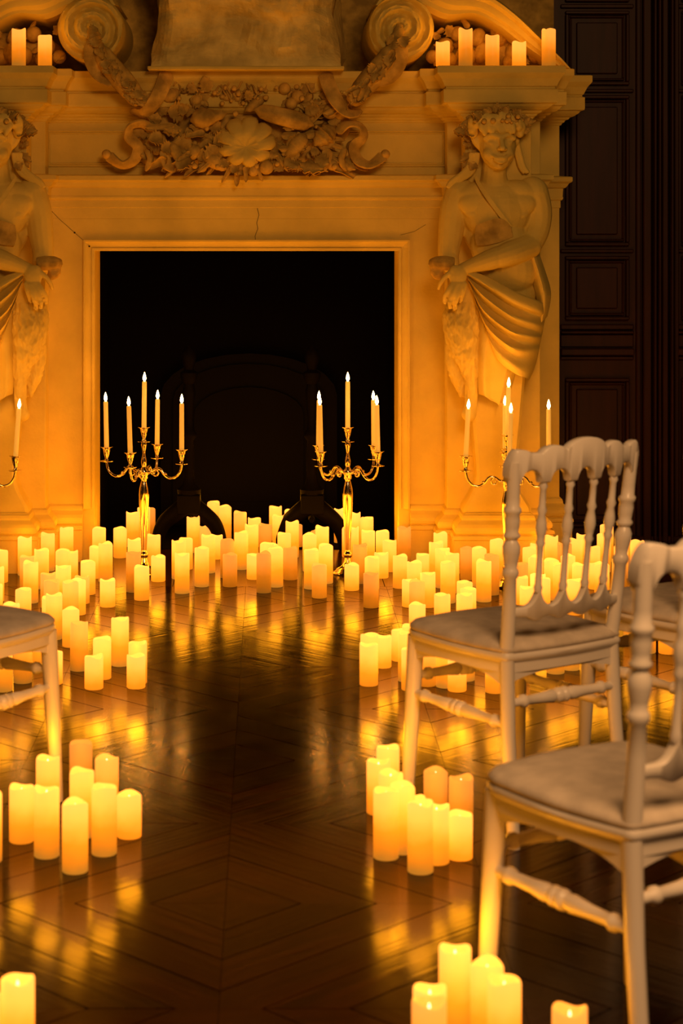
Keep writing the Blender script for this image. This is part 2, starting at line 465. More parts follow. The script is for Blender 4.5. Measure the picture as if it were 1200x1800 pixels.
# base mouldings and plinths
P_BASE = [(0, .240), (.010, .232), (.014, .222), (.014, .214), (.020, .208), (.032, .198), (.042, .186), (.046, .174), (.043, .163), (.036, .157), (.050, .153), (.054, .146), (.054, .138), (.048, .134), (.048, 0.0)]
for s in (-1, 1):
    pth = [(U0 + .05, YC), (U1, YC), (U1, YI), (U2, YI), (U2, YB), (U4, YB), (U4, YI), (U5, YI), (U5, YK), (U6, YK), (U6, 9.1)]
    pth = [(CX + u, y) for u, y in pth] if s > 0 else [(CX - u, y) for u, y in reversed(pth)]
    part(MB().sweep(P_BASE, pth), 'base_moulding')
    m = MB(); a, b = sorted((CX + s * U2, CX + s * U4)); m.box(a, b, YB, YI + .05, 0, .242); part(m, 'plinth')
    # tapering shaft (herm) under the caryatid
    uc = CX + s * U3; v = []; f = []
    rows = [(.24, .142, .150), (.262, .138, .148), (.285, .124, .140), (.305, .112, .132), (.33, .098, .124), (.36, .088, .118), (.40, .082, .114), (.60, .100, .128), (.80, .115, .142), (.98, .125, .150)]
    for z, hw, dp in rows:
        v += [(uc - hw, YI + .02, z), (uc - hw, YI - dp + .012, z), (uc - hw + .012, YI - dp, z), (uc + hw - .012, YI - dp, z), (uc + hw, YI - dp + .012, z), (uc + hw, YI + .02, z)]
    for k in range(len(rows) - 1):
        for i in range(5): f.append((k * 6 + i, k * 6 + i + 1, k * 6 + 7 + i, k * 6 + 6 + i))
    f.append(tuple(range(6))); n6 = (len(rows) - 1) * 6; f.append(tuple(range(n6, n6 + 6)))
    part(MB().add(v, f), 'herm_shaft', smooth=True, auto=0.5)

# chimney breast and room walls
m = MB(); a = W(973, 100, 8.72).x; m.box(2 * CX - a, a, 8.72, 9.1, 2.0, 3.2)
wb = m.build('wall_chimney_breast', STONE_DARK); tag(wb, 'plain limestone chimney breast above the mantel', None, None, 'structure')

# scroll pediments with their fruit
def volute(cx, cz, rad, y0, y1, s):
    nt_, nr = 72, 26; v = []; f = []; turns = 2.6
    for i in range(nr + 1):
        r = rad * i / nr
        for k in range(nt_):
            th = 2 * PI * k / nt_
            ph = (r / rad * turns - s * th / (2 * PI) + .15) % 1.0
            hgt = (0.5 - 0.5 * math.cos(2 * PI * ph)) ** 0.6
            if ph > .42 and ph < .58: hgt -= .18
            grow = .55 + .45 * (1 - r / rad)
            y = y0 + .034 - .038 * hgt * (0.6 + .4 * (r / rad)) - .035 * grow
            if i == 0: y = y0 - .035
            if i == nr: y = y0 + .03
            v.append((cx + r * math.cos(th), y, cz + r * math.sin(th)))
    for i in range(nr):
        for k in range(nt_):
            j = (k + 1) % nt_; f.append((i * nt_ + k, i * nt_ + j, (i + 1) * nt_ + j, (i + 1) * nt_ + k))
    b = len(v)
    for k in range(nt_):
        x, y, z = v[nr * nt_ + k]; v.append((x, y1, z))
    for k in range(nt_):
        j = (k + 1) % nt_; f.append((nr * nt_ + k, nr * nt_ + j, b + j, b + k))
    f.append(tuple(range(b, b + nt_)))
    return v, f
def spl(pts, n=8):
    out = []; P = [Vector(p) for p in pts]
    for i in range(len(P) - 1):
        p0 = P[max(i - 1, 0)]; p1 = P[i]; p2 = P[i + 1]; p3 = P[min(i + 2, len(P) - 1)]
        for k in range(n):
            t = k / n
            out.append(0.5 * ((2 * p1) + (p2 - p0) * t + (2 * p0 - 5 * p1 + 4 * p2 - p3) * t * t + (3 * p1 - p0 - 3 * p2 + p3) * t ** 3))
    out.append(P[-1]); return out
YV = 8.20
MX = 432.0      # picture column of the chimney-piece axis at that depth
def mp(px, s):  # mirror a picture column for the other side
    return px if s > 0 else 2 * MX - px
vol_parts = {}
for s in (-1, 1):
    c = W(mp(703, s), 52, YV)
    sp = MB(); v, f = volute(c.x, c.z, .139, YV - .06, 8.74, s); sp.add(v, f)
    po = part(sp, 'scroll_volute', STONE, smooth=True, auto=1.2); vol_parts[s] = po
    # raking band that runs from the volute out and down to the cornice end
    top = spl([(655, 10, 0), (690, -38, 0), (745, -52, 0), (800, -30, 0), (860, -8, 0), (905, 24, 0), (950, 68, 0), (985, 102, 0), (1004, 124, 0)])
    bot = spl([(690, 20, 0), (712, 6, 0), (745, 18, 0), (782, 34, 0), (830, 30, 0), (868, 48, 0), (912, 80, 0), (948, 104, 0), (968, 116, 0)])
    v = []; f = []; NB = 9
    for p, q in zip(top, bot):
        for k in range(NB):
            t = k / (NB - 1)
            a = W(mp(p.x + (q.x - p.x) * t, s), p.y + (q.y - p.y) * t, YV)
            y = YV - .01 - [.0, .045, .045, .028, .034, .034, .020, .026, .0][k]
            v.append((a.x, y, a.z))
        a = W(mp(q.x, s), q.y, YV); v.append((a.x, 8.73, a.z)); a = W(mp(p.x, s), p.y, YV); v.append((a.x, 8.73, a.z))
    m_ = NB + 2
    for i in range(len(top) - 1):
        for k in range(m_):
            j = (k + 1) % m_; f.append((i * m_ + k, i * m_ + j, (i + 1) * m_ + j, (i + 1) * m_ + k))
    f.append(tuple(range(m_))); f.append(tuple(range((len(top) - 1) * m_, len(top) * m_)))
    part(MB().add(v, f), 'scroll_band', STONE, smooth=True, auto=0.6)

# wood panelling of the room, beside and behind the chimney piece
YW = 8.95
def wbox(mb, x0, y0, x1, y1, Y, d):
    a = W(x0, y0, YW); b = W(x1, y1, YW); mb.box(a.x, b.x, Y - d, Y + .02, b.z, a.z); return mb
m = MB(); a = W(900, 0, YW).x; m.box(a, 3.6, YW, YW + .1, 0, 3.3); m.box(-3.6, CX - U6 - .05, YW, YW + .1, 0, 3.3); m.box(CX - U6 - .1, a + .02, 9.1, 9.2, 1.4, 3.3)
wr = m.build('wall_back', OAK); tag(wr, 'dark reddish wood panelled wall behind the fireplace', None, None, 'structure')
def wpart(mb, name): o = mb.build(name, OAK, wr, bevel=0.004); return o
def panel(x0, y0, x1, y1, inner=True):
    """a sunk panel: frame of stepped mouldings and a raised field"""
    for k, (o_, w_, d) in enumerate(((0, 6, .030), (8, 4, .018))):
        mb = MB()
        wbox(mb, x0 + o_, y0 + o_, x1 - o_, y0 + o_ + w_, YW, d); wbox(mb, x0 + o_, y1 - o_ - w_, x1 - o_, y1 - o_, YW, d)
        wbox(mb, x0 + o_, y0 + o_ + w_, x0 + o_ + w_, y1 - o_ - w_, YW, d); wbox(mb, x1 - o_ - w_, y0 + o_ + w_, x1 - o_, y1 - o_ - w_, YW, d)
        wpart(mb, 'panel_moulding')
    if inner: wpart(wbox(MB(), x0 + 20, y0 + 20, x1 - 20, y1 - 20, YW, .016), 'panel_field')
for x0 in (992, 1196, 1360):
    x1 = x0 + 112
    panel(x0, -170, x1, 4); panel(x0, 20, x1, 150); panel(x0, 168, x1, 432); panel(x0, 450, x1, 562); panel(x0, 664, x1, 925)
    for y, h, d in ((570, 9, .022), (581, 5, .036), (588, 22, .014), (612, 12, .04), (626, 6, .02), (438, 6, .02), (157, 6, .02), (8, 7, .02)):
        wpart(wbox(MB(), x0 - 8, y, x1 + 8, y + h, YW, d), 'rail')
for x, w_, d in ((1116, 8, .03), (1127, 14, .05), (1144, 5, .075), (1152, 5, .075), (1160, 10, .055), (1174, 5, .07), (1182, 8, .04), (1316, 8, .03), (1327, 14, .05), (1346, 8, .06)):
    wpart(wbox(MB(), x, -300, x + w_, 985, YW, d), 'stile')
wpart(wbox(MB(), 1090, 940, 1500, 968, YW, .045), 'skirting')
# ------------------------------------------------------------------ carved festoon on the frieze
def leaf_mesh(L, Wd, lobes, cup, curl, th=0.005):
    n = 12; v = []; f = []
    for side in (0, 1):
        for i in range(n + 1):
            t = i / n
            hw = Wd * (math.sin(PI * min(1, t ** 0.75)) ** 0.8 + .05) * (1 + .28 * math.cos(2 * PI * lobes * t))
            if i == n: hw = Wd * .03
            for k in range(-2, 3):
                u = k / 2
                z = cup * (abs(u) ** 1.5) * Wd * 1.2 - abs(curl) * L * (t ** 2) * (1 if curl > 0 else -1) + (0.10 * Wd if k == 0 else 0) + .05 * Wd * math.sin(6 * PI * t) * abs(u)
                v.append((t * L, u * hw, z - (th if side else 0)))
    m = n + 1
    for side in (0, 1):
        o = side * m * 5
        for i in range(n):
            for k in range(4):
                q = (o + i * 5 + k, o + (i + 1) * 5 + k, o + (i + 1) * 5 + k + 1, o + i * 5 + k + 1)
                f.append(q if not side else tuple(reversed(q)))
    b = m * 5; rim = [i * 5 for i in range(m)] + [(m - 1) * 5 + k for k in range(1, 5)] + [i * 5 + 4 for i in range(m - 2, -1, -1)] + [3, 2, 1]
    for i in range(len(rim)):
        j = (i + 1) % len(rim); f.append((rim[i], rim[j], b + rim[j], b + rim[i]))
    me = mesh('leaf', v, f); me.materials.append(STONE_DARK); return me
LEAVES = [leaf_mesh(.075, .022, 3, -.35, .15), leaf_mesh(.09, .018, 1, .4, .25), leaf_mesh(.06, .026, 4, -.2, -.12), leaf_mesh(.10, .015, 1, -.5, .3), leaf_mesh(.055, .028, 5, .3, .1)]
berry_me = None
def sph_mesh(name, r, mat, nu=10, nv=7, sq=1.0):
    b = MB(); b.ell((0, 0, 0), (r, r, r * sq), None, nu, nv)
    me = mesh(name, b.v, b.f); me.materials.append(mat); return me
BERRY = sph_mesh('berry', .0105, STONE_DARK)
def frame(direction, normal):
    x = Vector(direction).normalized(); z = Vector(normal); z = (z - x * z.dot(x)).normalized(); y = z.cross(x)
    return Matrix((x, y, z)).transposed()
def put(me, name, loc, M3, parent, sc=1.0):
    o = bpy.data.objects.new(name, me); COL.objects.link(o); o.parent = parent
    o.matrix_local = Matrix.Translation(loc) @ M3.to_4x4() @ Matrix.Diagonal((sc, sc, sc, 1)); return o

FY = 8.30
fm = MB()
for x, y, rx, rz in ((330, 235, 70, 55), (432, 235, 95, 60), (535, 235, 70, 52), (290, 220, 40, 45), (580, 220, 40, 40), (430, 285, 120, 18), (300, 280, 60, 18), (560, 280, 60, 18)):
    c = W(x, y, FY + .075); fm.ell(c, (rx * .0023, .05, rz * .0022))
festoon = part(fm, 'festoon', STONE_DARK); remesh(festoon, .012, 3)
festoon['label'] = 'carved swag of fruit, gourds, leaves and ribbons'

def lathe_part(name, p0, p1, prof, ribs=0, ribamp=0.0, n=28, rings=0, ringamp=0.0, parent=None, mat=None, bumps=0):
    p0 = Vector(p0); p1 = Vector(p1); d = p1 - p0; L = d.length
    M = Matrix.Translation(p0) @ d.to_track_quat('Z', 'Y').to_matrix().to_4x4()
    N = 22; v = []; f = []
    for i in range(N + 1):
        t = i / N
        k = t * (len(prof) - 1); a = int(min(k, len(prof) - 2)); fr = k - a; fr = fr * fr * (3 - 2 * fr)
        r0 = prof[a] * (1 - fr) + prof[a + 1] * fr
        for q in range(n):
            th = 2 * PI * q / n; r = r0
            if ribs: r *= 1 - ribamp * (1 - abs(math.cos(ribs * th / 2)) ** .5)
            if rings: r *= 1 + ringamp * math.sin(rings * 2 * PI * t)
            if bumps: r *= 1 + .12 * math.sin(bumps * 2 * PI * t + (PI if q % 4 < 2 else 0)) * math.cos(n / 4 * th)
            v.append(M @ Vector((r * math.cos(th), r * math.sin(th), t * L)))
    for i in range(N):
        for q in range(n):
            j = (q + 1) % n; f.append((i * n + q, i * n + j, (i + 1) * n + j, (i + 1) * n + q))
    f.append(tuple(reversed(range(n)))); f.append(tuple(range(N * n, (N + 1) * n)))
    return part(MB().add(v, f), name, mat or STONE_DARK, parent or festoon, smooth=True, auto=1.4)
# the big ribbed pumpkin, seen towards its blossom end
pv = []; pf = []; nu, nv = 72, 20; pc = W(432, 250, FY - .02)
for i in range(nv + 1):
    t = PI * i / nv
    for q in range(nu):
        th = 2 * PI * q / nu
        rib = abs(math.cos(4.5 * th)) ** 0.45
        r = .118 * (1 - .20 * (1 - rib)) * math.sin(t) ** .9
        y = .085 * math.cos(t) - .03 * math.exp(-(t - PI) ** 2 * 8) * -1
        p = Vector((r * math.cos(th) * 1.10, y, r * math.sin(th) * .92 + .0))
        p.z -= .022 * (-math.cos(t))       # tip looks down towards the room
        p += Vector((1, 1, 1)) * (.004 * mnoise.noise(p * 60))
        pv.append(pc + p)
for i in range(nv):
    for q in range(nu):
        j = (q + 1) % nu; pf.append((i * nu + q, i * nu + j, (i + 1) * nu + j, (i + 1) * nu + q))
po_ = part(MB().add(pv, pf), 'pumpkin', STONE, festoon, smooth=True, auto=1.5); po_['label'] = 'ribbed carved pumpkin at the centre of the swag'
def Q(x, y, d=0.0): return W(x, y, FY - d)
lathe_part('marrow', Q(446, 192, .05), Q(552, 220, .05), [.006, .032, .038, .039, .040, .040, .036, .004], ribs=6, ribamp=.10)
lathe_part('gourd', Q(398, 200, .045), Q(334, 212, .05), [.004, .020, .024, .034, .042, .044, .034, .006], ribs=5, ribamp=.06)
lathe_part('aubergine', Q(470, 168, .02), Q(430, 196, .03), [.003, .012, .018, .022, .022, .016, .003])
lathe_part('corn_cob', Q(538, 236, .05), Q(502, 280, .045), [.004, .026, .032, .034, .033, .030, .022, .004], rings=9, ringamp=.10, bumps=9)
lathe_part('corn_cob', Q(352, 268, .04), Q(402, 298, .03), [.004, .022, .030, .032, .028, .022, .004], rings=9, ringamp=.08, bumps=9)
lathe_part('artichoke', Q(588, 222, .03), Q(552, 256, .05), [.004, .030, .040, .042, .036, .024, .004], rings=5, ringamp=.08, bumps=6)
lathe_part('pear', Q(318, 250, .03), Q(352, 276, .04), [.003, .016, .020, .028, .034, .030, .004])
lathe_part('pear', Q(270, 238, .0), Q(256, 272, .01), [.003, .014, .018, .026, .030, .026, .004])
lathe_part('squash', Q(560, 168, .02), Q(612, 172, .03), [.003, .022, .030, .032, .026, .016, .003], ribs=5, ribamp=.1)
lathe_part('squash', Q(318, 160, .02), Q(286, 176, .02), [.003, .020, .028, .030, .026, .018, .003], ribs=5, ribamp=.1)
lathe_part('acorn', Q(418, 292, .04), Q(414, 308, .04), [.004, .014, .014, .011, .003])
lathe_part('pepper', Q(300, 250, .05), Q(322, 292, .045), [.004, .018, .024, .022, .014, .003], ribs=3, ribamp=.15)
for x, y, r, d in ((468, 294, 13, .045), (445, 300, 10, .04), (500, 156, 11, .02), (523, 170, 12, .03), (512, 182, 11, .035), (580, 196, 14, .03), (598, 200, 11, .03), (620, 258, 12, .0), (275, 262, 11, .01), (262, 250, 9, .0), (295, 292, 10, .02), (355, 294, 9, .02), (336, 292, 8, .02), (584, 290, 10, .02), (610, 270, 9, .0), (398, 170, 9, .01), (345, 176, 10, .02), (412, 160, 8, .0)):
    me = sph_mesh('fruit', r * .0024, STONE_DARK, 12, 8); put(me, 'fruit', Q(x, y, d), Matrix.Identity(3), festoon)
rl = random.Random(3)
# big leaves around the swag
def scatter(n, x0, x1, y0, y1, d0, d1, smin, smax, cen):
    for k in range(n):
        x = rl.uniform(x0, x1); y = rl.uniform(y0, y1)
        dr = Vector((x - cen[0], 0, -(y - cen[1]))) + Vector((rl.uniform(-40, 40), 0, rl.uniform(-40, 40)))
        dr.normalize(); dr.y = rl.uniform(-.5, .3)
        nrm = Vector((rl.uniform(-.5, .5), -1, rl.uniform(-.3, .7)))
        put(LEAVES[rl.randrange(5)], 'leaf', Q(x, y, rl.uniform(d0, d1)), frame(dr, nrm), festoon, rl.uniform(smin, smax))
scatter(34, 262, 345, 180, 292, -.01, .07, .9, 1.5, (432, 240))
scatter(34, 520, 606, 180, 292, -.01, .07, .9, 1.5, (432, 240))
scatter(26, 320, 550, 152, 196, -.01, .05, .8, 1.25, (432, 240))
scatter(30, 300, 580, 264, 292, .01, .06, .7, 1.0, (432, 240))
scatter(16, 355, 400, 205, 280, .02, .06, .9, 1.3, (432, 240))
scatter(14, 465, 515, 222, 285, .02, .06, .9, 1.3, (432, 240))
for a in range(7):
    th = PI * (0.08 + .14 * a) + PI
    put(LEAVES[(a * 2) % 5], 'leaf', Q(432 + 40 * math.cos(th), 262 - 30 * math.sin(th), .055), frame((math.cos(th), -.1, math.sin(th)), (0, -1, .3)), festoon, .75)
for k in range(70):
    x = rl.choice([rl.uniform(330, 560), rl.uniform(280, 600)]); y = rl.choice([rl.uniform(150, 182), rl.uniform(280, 303), rl.uniform(180, 280)])
    put(BERRY, 'berry', Q(x, y, rl.uniform(.01, .06)), Matrix.Identity(3), festoon, rl.uniform(.6, 1.25))
for k in range(14):
    x = rl.uniform(320, 560); y = rl.uniform(148, 172); p = []
    for i in range(9):
        p.append(Q(x + i * 3.2 * (1 if k % 2 else -1), y + 9 * math.sin(i * .8 + k), .03 + .01 * math.sin(i + k)))
    part(MB().tube(p, .0042, 6), 'tendril', STONE_DARK, festoon, smooth=True)

def ribbon(name, pts, width, parent, tilt=0.6, mat=None):
    """pts (x, y, depth, twist)"""
    P = spl([(x, y, d) for x, y, d, t in pts], 7); T = spl([(t, 0, 0) for *_, t in pts], 7)
    pos = [Q(p.x, p.y, p.z) for p in P]; v = []; f = []; n = len(pos)
    for k in range(n):
        t = (pos[min(k + 1, n - 1)] - pos[max(k - 1, 0)]).normalized()
        nrm = t.cross(Vector((0, -1, 0))); nrm = nrm.normalized() if nrm.length > 1e-4 else Vector((1, 0, 0))
        dp = nrm.cross(t).normalized()
        a = T[k].x; w = nrm * math.cos(a) + dp * math.sin(a); h = w.cross(t).normalized()
        ww = width * (.35 + .65 * min(1, (n - 1 - k) / 4, (k + 1) / 3))
        for i in range(5):
            u = (i - 2) / 2; v.append(pos[k] + w * (ww * u) + h * (.004 + .006 * (1 - u * u)))
        for i in range(4, -1, -1):
            u = (i - 2) / 2; v.append(pos[k] + w * (ww * u) - h * (.004 - .006 * (1 - u * u)))
    for k in range(n - 1):
        for i in range(10):
            j = (i + 1) % 10; f.append((k * 10 + i, k * 10 + j, (k + 1) * 10 + j, (k + 1) * 10 + i))
    f.append(tuple(range(10))); f.append(tuple(range((n - 1) * 10, n * 10)))
    return part(MB().add(v, f), name, mat or STONE_DARK, parent, smooth=True, auto=1.0)
for s in (-1, 1):
    g = lambda x: mp(x, s)
    ribbon('ribbon', [(g(592), 232, .03, .5), (g(612), 218, .05, .9), (g(634), 222, .06, 1.1), (g(638), 240, .05, .7), (g(622), 258, .03, .3), (g(628), 280, .02, .5), (g(648), 290, .03, .9), (g(666), 280, .03, .6), (g(676), 270, .03, .2)], .024, festoon)
    ribbon('ribbon', [(g(570), 128, .06, .2), (g(578), 150, .08, .3), (g(592), 178, .09, .5), (g(612), 198, .07, .9), (g(634), 196, .04, 1.1)], .032, festoon)
    ribbon('ribbon', [(g(575), 262, .05, .2), (g(572), 285, .05, .4), (g(560), 302, .05, .8)], .022, festoon)
    ribbon('ribbon', [(g(606), 262, .03, .4), (g(600), 280, .04, .5), (g(608), 300, .03, .2)], .014, festoon)
    put(sph_mesh('tassel', .020, STONE_DARK), 'tassel', Q(g(677), 271, .03), Matrix.Identity(3), festoon)
    # bell-flower garland that hangs from the eye of the volute
    vp = vol_parts[s]
    gp = spl([(g(703), 44, .17), (g(697), 70, .19), (g(684), 96, .19), (g(664), 124, .17), (g(640), 152, .14), (g(618), 180, .10)], 5)
    gm = MB(); rads = [(.020, .030, .040, .030, .034, .046, .052, .056, .058, .060, .062, .060, .058, .052, .044, .036)[min(15, int(i * 15 / (len(gp) - 1)))] * .78 for i in range(len(gp))]
    gm.tube([Q(p.x, p.y, p.z) for p in gp], rads, 12, .7)
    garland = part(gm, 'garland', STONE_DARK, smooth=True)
    for k in range(26):
        i = rl.randrange(3, len(gp) - 1); p = gp[i]; r = rads[i] / .0024
        dirv = Q(gp[min(i + 3, len(gp) - 1)].x, gp[min(i + 3, len(gp) - 1)].y, 0) - Q(gp[i - 2].x, gp[i - 2].y, 0)
        dirv = dirv.normalized() + Vector((rl.uniform(-.5, .5), rl.uniform(-.3, .1), rl.uniform(-.5, .5)))
        off = rl.uniform(-.7, .7)
        put(LEAVES[rl.choice((0, 2, 4, 1))], 'leaf', Q(p.x + off * r, p.y + rl.uniform(-4, 4), p.z + .03), frame(dirv, (rl.uniform(-.6, .6), -1, .3)), garland, rl.uniform(.55, .95))
    ribbon('ribbon', [(g(688), 84, .20, .9), (g(700), 74, .21, .3), (g(706), 100, .20, .1), (g(694), 128, .18, .4), (g(668), 150, .16, .8)], .026, garland)
    # fruit heaped under the raking band
    tm = MB(); A_ = W(g(870), 82, 8.34)
    tm.ell(W(g(870), 92, 8.42), (.25, .12, .085)); tm.ell(W(g(800), 95, 8.42), (.12, .10, .07)); tm.ell(W(g(940), 105, 8.42), (.10, .10, .05))
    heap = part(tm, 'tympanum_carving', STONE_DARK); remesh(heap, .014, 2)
    for x, y, r, kind in ((782, 82, 17, 0), (805, 60, 15, 0), (838, 66, 20, 1), (845, 92, 22, 1), (880, 62, 24, 1), (905, 92, 20, 0), (925, 78, 15, 0), (940, 96, 17, 1), (862, 100, 16, 0), (822, 98, 17, 0), (958, 104, 12, 0), (790, 104, 14, 0), (895, 108, 13, 0), (760, 100, 13, 0)):
        c = W(g(x), y, 8.31)
        if kind: lathe_part('fruit', c + Vector((-.03, 0, .01)), c + Vector((.035, -.01, -.012)), [.004, r * .0017, r * .0021, r * .0021, r * .0017, .004], ribs=5, ribamp=.12, parent=heap)
        else: put(sph_mesh('fruit', r * .0023, STONE_DARK, 12, 8), 'fruit', c, Matrix.Identity(3), heap)
    for k in range(16):
        x = rl.uniform(765, 955); y = rl.uniform(40 if x < 900 else 75, 105)
        put(LEAVES[rl.randrange(5)], 'leaf', W(g(x), y, 8.30), frame((rl.uniform(-1, 1), -.1, rl.uniform(-1, 1)), (rl.uniform(-.4, .4), -1, .3)), heap, rl.uniform(.6, 1.0))

# ------------------------------------------------------------------ rough-hewn base above the mantel
b = MB(); a0 = W(262, 127, 8.28); a1 = W(603, 127, 8.28)
b.box(a0.x, a1.x, 8.16, 8.6, 2.0765, 2.092)
block = b.build('stone_block', STONE, bevel=.003)
tag(block, 'large rough-hewn stone block standing on the mantel between the two scrolls', 'stone block')
bm = bmesh.new()
nx, ny, nz = 30, 12, 22
x0, x1, y0, y1, z0, z1 = a0.x + .012, a1.x - .01, 8.19, 8.58, 2.088, 2.62
bmesh.ops.create_cube(bm, size=1.0)
bmesh.ops.subdivide_edges(bm, edges=bm.edges[:], cuts=44, use_grid_fill=True)
for v in bm.verts:
    u = v.co.copy()
    p = Vector((x0 + (u.x + .5) * (x1 - x0), y0 + (u.y + .5) * (y1 - y0), z0 + (u.z + .5) * (z1 - z0)))
    q = p * 3.2
    d = Vector((mnoise.noise(q), mnoise.noise(q + Vector((7, 0, 0))), mnoise.noise(q + Vector((0, 9, 0)))))
    step = mnoise.noise(Vector((p.x * 2.2, 0, p.z * 9.0)))            # horizontal tool ledges
    fine = mnoise.noise(p * 26)
    w = min(1, (p.z - z0) * 14)
    p += d * .075 * w
    # rounded corners, and the broad hollow across the front
    ex = max(0, abs(u.x) - .40) / .10
    p.y += .10 * ex * ex * (1 if u.y < 0 else 0) * w
    if u.y < -.3: p.y += (.055 * step + .014 * fine + .030 * abs(mnoise.noise(p * 7.0)) + .012 * abs(mnoise.noise(p * 15)) - .02 * math.sin(p.z * 14)) * w
    p.x += .022 * mnoise.noise(p * 8) * ex * w
    v.co = p
mb_ = bpy.data.meshes.new('rough_face'); bm.to_mesh(mb_); bm.free()
obj('rough_face', mb_, ROUGH, block)

# ------------------------------------------------------------------ caryatids (satyr herms)
SY = 8.14
SX0 = CX + U3
ORG = Vector((SX0, YB, .97))
def S(x, y, d):      # picture point, depth in px towards the room
    return W(x, y, SY - d * .00236) - ORG
k_ = .00236
sb = MB()
def E3(x, y, d, rx, ry, rz, rot=None):
    sb.ell(S(x, y, d), (rx * k_, ry * k_, rz * k_), rot, 20, 14)
def T3(pts, n=14):
    P = spl([(x, y, d) for x, y, d, r in pts], 5); Rr = spl([(r, 0, 0) for *_, r in pts], 5)
    sb.tube([S(p.x, p.y, p.z) for p in P], [q.x * k_ for q in Rr], n)
    for x, y, d, r in (pts[0], pts[-1]): E3(x, y, d, r, r, r)
rz = lambda a: Matrix.Rotation(a, 3, 'Y')
# torso
E3(872, 372, 20, 62, 42, 52); E3(840, 362, 36, 36, 17, 24, rz(.25)); E3(906, 362, 36, 36, 17, 24, rz(-.25)); E3(838, 378, 38, 22, 14, 12, rz(.2)); E3(908, 378, 38, 22, 14, 12, rz(-.2)); E3(872, 372, 40, 34, 14, 26)
E3(878, 430, 22, 52, 40, 52); E3(888, 478, 22, 54, 38, 46); E3(893, 520, 14, 48, 32, 44); E3(872, 345, 18, 70, 34, 26)
E3(882, 452, 44, 26, 20, 40); E3(872, 400, 4, 60, 34, 60)
# neck and head
T3([(868, 325, 18, 26), (868, 305, 26, 22), (870, 285, 32, 21)])
E3(874, 255, 44, 32, 38, 44, rz(-.06)); E3(872, 238, 40, 35, 40, 34); E3(876, 281, 56, 20, 20, 17)
E3(876, 290, 66, 10, 9, 8)                        # chin
E3(860, 270, 66, 12, 12, 12); E3(892, 270, 66, 11, 12, 12)    # cheeks
T3([(880, 242, 79, 4.2), (882, 252, 86, 4.8), (883, 260, 91, 5.6)], 10)      # nose
E3(877, 262, 84, 3.8, 5, 3.4); E3(888, 262, 84, 3.8, 5, 3.4)
T3([(853, 243, 72, 5), (866, 238, 80, 5.5), (878, 241, 80, 5)], 8); T3([(884, 241, 80, 5), (893, 238, 78, 5), (903, 243, 70, 4.5)], 8)   # brows
E3(864, 250, 73, 8, 6, 5); E3(894, 250, 72, 7.5, 6, 5)        # eyes
T3([(865, 273, 77, 3), (873, 277, 82, 3.5), (880, 278, 84, 4), (887, 277, 82, 3.5), (894, 273, 77, 3)], 8)
T3([(869, 281, 79, 2.5), (880, 285, 81, 4), (890, 281, 79, 2.5)], 8)
# pointed goat ears
T3([(846, 262, 40, 5), (838, 250, 44, 8), (831, 238, 44, 6), (825, 229, 42, 2)], 8); T3([(902, 258, 36, 5), (908, 246, 38, 6), (911, 238, 36, 2)], 8)
# shoulders and arms
T3([(808, 338, 14, 26), (797, 370, 14, 24), (792, 410, 12, 22), (788, 445, 12, 19), (790, 462, 20, 17)])
T3([(934, 340, 12, 30), (944, 372, 12, 26), (942, 405, 20, 23), (930, 432, 34, 21)])
T3([(930, 432, 34, 22), (895, 446, 66, 21), (860, 457, 74, 18), (828, 468, 70, 13), (812, 474, 66, 11)])
E3(830, 340, 20, 40, 26, 20, rz(-.1)); E3(910, 338, 20, 40, 28, 22, rz(.1))
# hand with five fingers hanging over the thigh
E3(805, 486, 74, 15, 9, 20, rz(.25)); E3(800, 478, 72, 11, 9, 12)
for pts in ([(797, 497, 76, 5.2), (788, 510, 80, 4.8), (782, 521, 76, 4.3), (781, 531, 68, 3.4)],
            [(803, 500, 79, 5.2), (796, 516, 83, 4.8), (791, 529, 79, 4.4), (789, 541, 70, 3.4)],
            [(809, 501, 79, 5.2), (805, 517, 83, 4.8), (801, 530, 79, 4.4), (799, 541, 71, 3.4)],
            [(816, 499, 77, 4.8), (814, 512, 79, 4.4), (811, 522, 75, 4.0), (810, 530, 69, 3.2)],
            [(796, 476, 72, 5.5), (783, 486, 74, 4.8), (775, 497, 70, 4.2), (771, 507, 64, 3.2)]):
    T3(pts, 8)
# shaggy goat thigh, hock and shank
T3([(838, 500, 18, 32), (817, 538, 24, 33), (812, 575, 32, 33), (818, 615, 34, 26), (826, 645, 30, 18), (829, 680, 28, 12), (827, 712, 26, 11), (824, 728, 26, 13)])
T3([(900, 540, 8, 38), (896, 590, 8, 36), (885, 640, 8, 26), (878, 690, 4, 18)])
T3([(800, 598, 18, 15), (797, 635, 14, 14), (806, 668, 12, 12), (812, 690, 10, 8)])
def dentf(c, n):
    d = 0.0
    for (x, y, dd, r, amt) in ((861, 245, 80, 8, -.006), (896, 245, 79, 8, -.006), (880, 281, 86, 5, -.003), (864, 251, 80, 4, .003), (894, 251, 80, 4, .003), (838, 391, 48, 6, .003), (872, 395, 58, 10, -.003), (878, 500, 66, 6, -.004)):
        p = S(x, y, dd); q = (c - p).length_squared / (r * k_) ** 2
        if q < 6: d += amt * math.exp(-q)
    w = c + ORG
    py = VY - (w.z - EYE) * F / w.y; px = VX + w.x * F / w.y
    if py > 530 and px < 850 - max(0, (py - 640)) * .2 and py < 700:     # fleece
        t = Vector((w.x * 70, w.y * 60, w.z * 22)); d += .010 * mnoise.noise(t) + .005 * mnoise.noise(t * 2.3)
    # linea alba and chest split
    if 345 < py < 540: d += -.0025 * math.exp(-((px - 876) / 4.0) ** 2)
    return d
cary = empty('caryatid_statue', ORG)
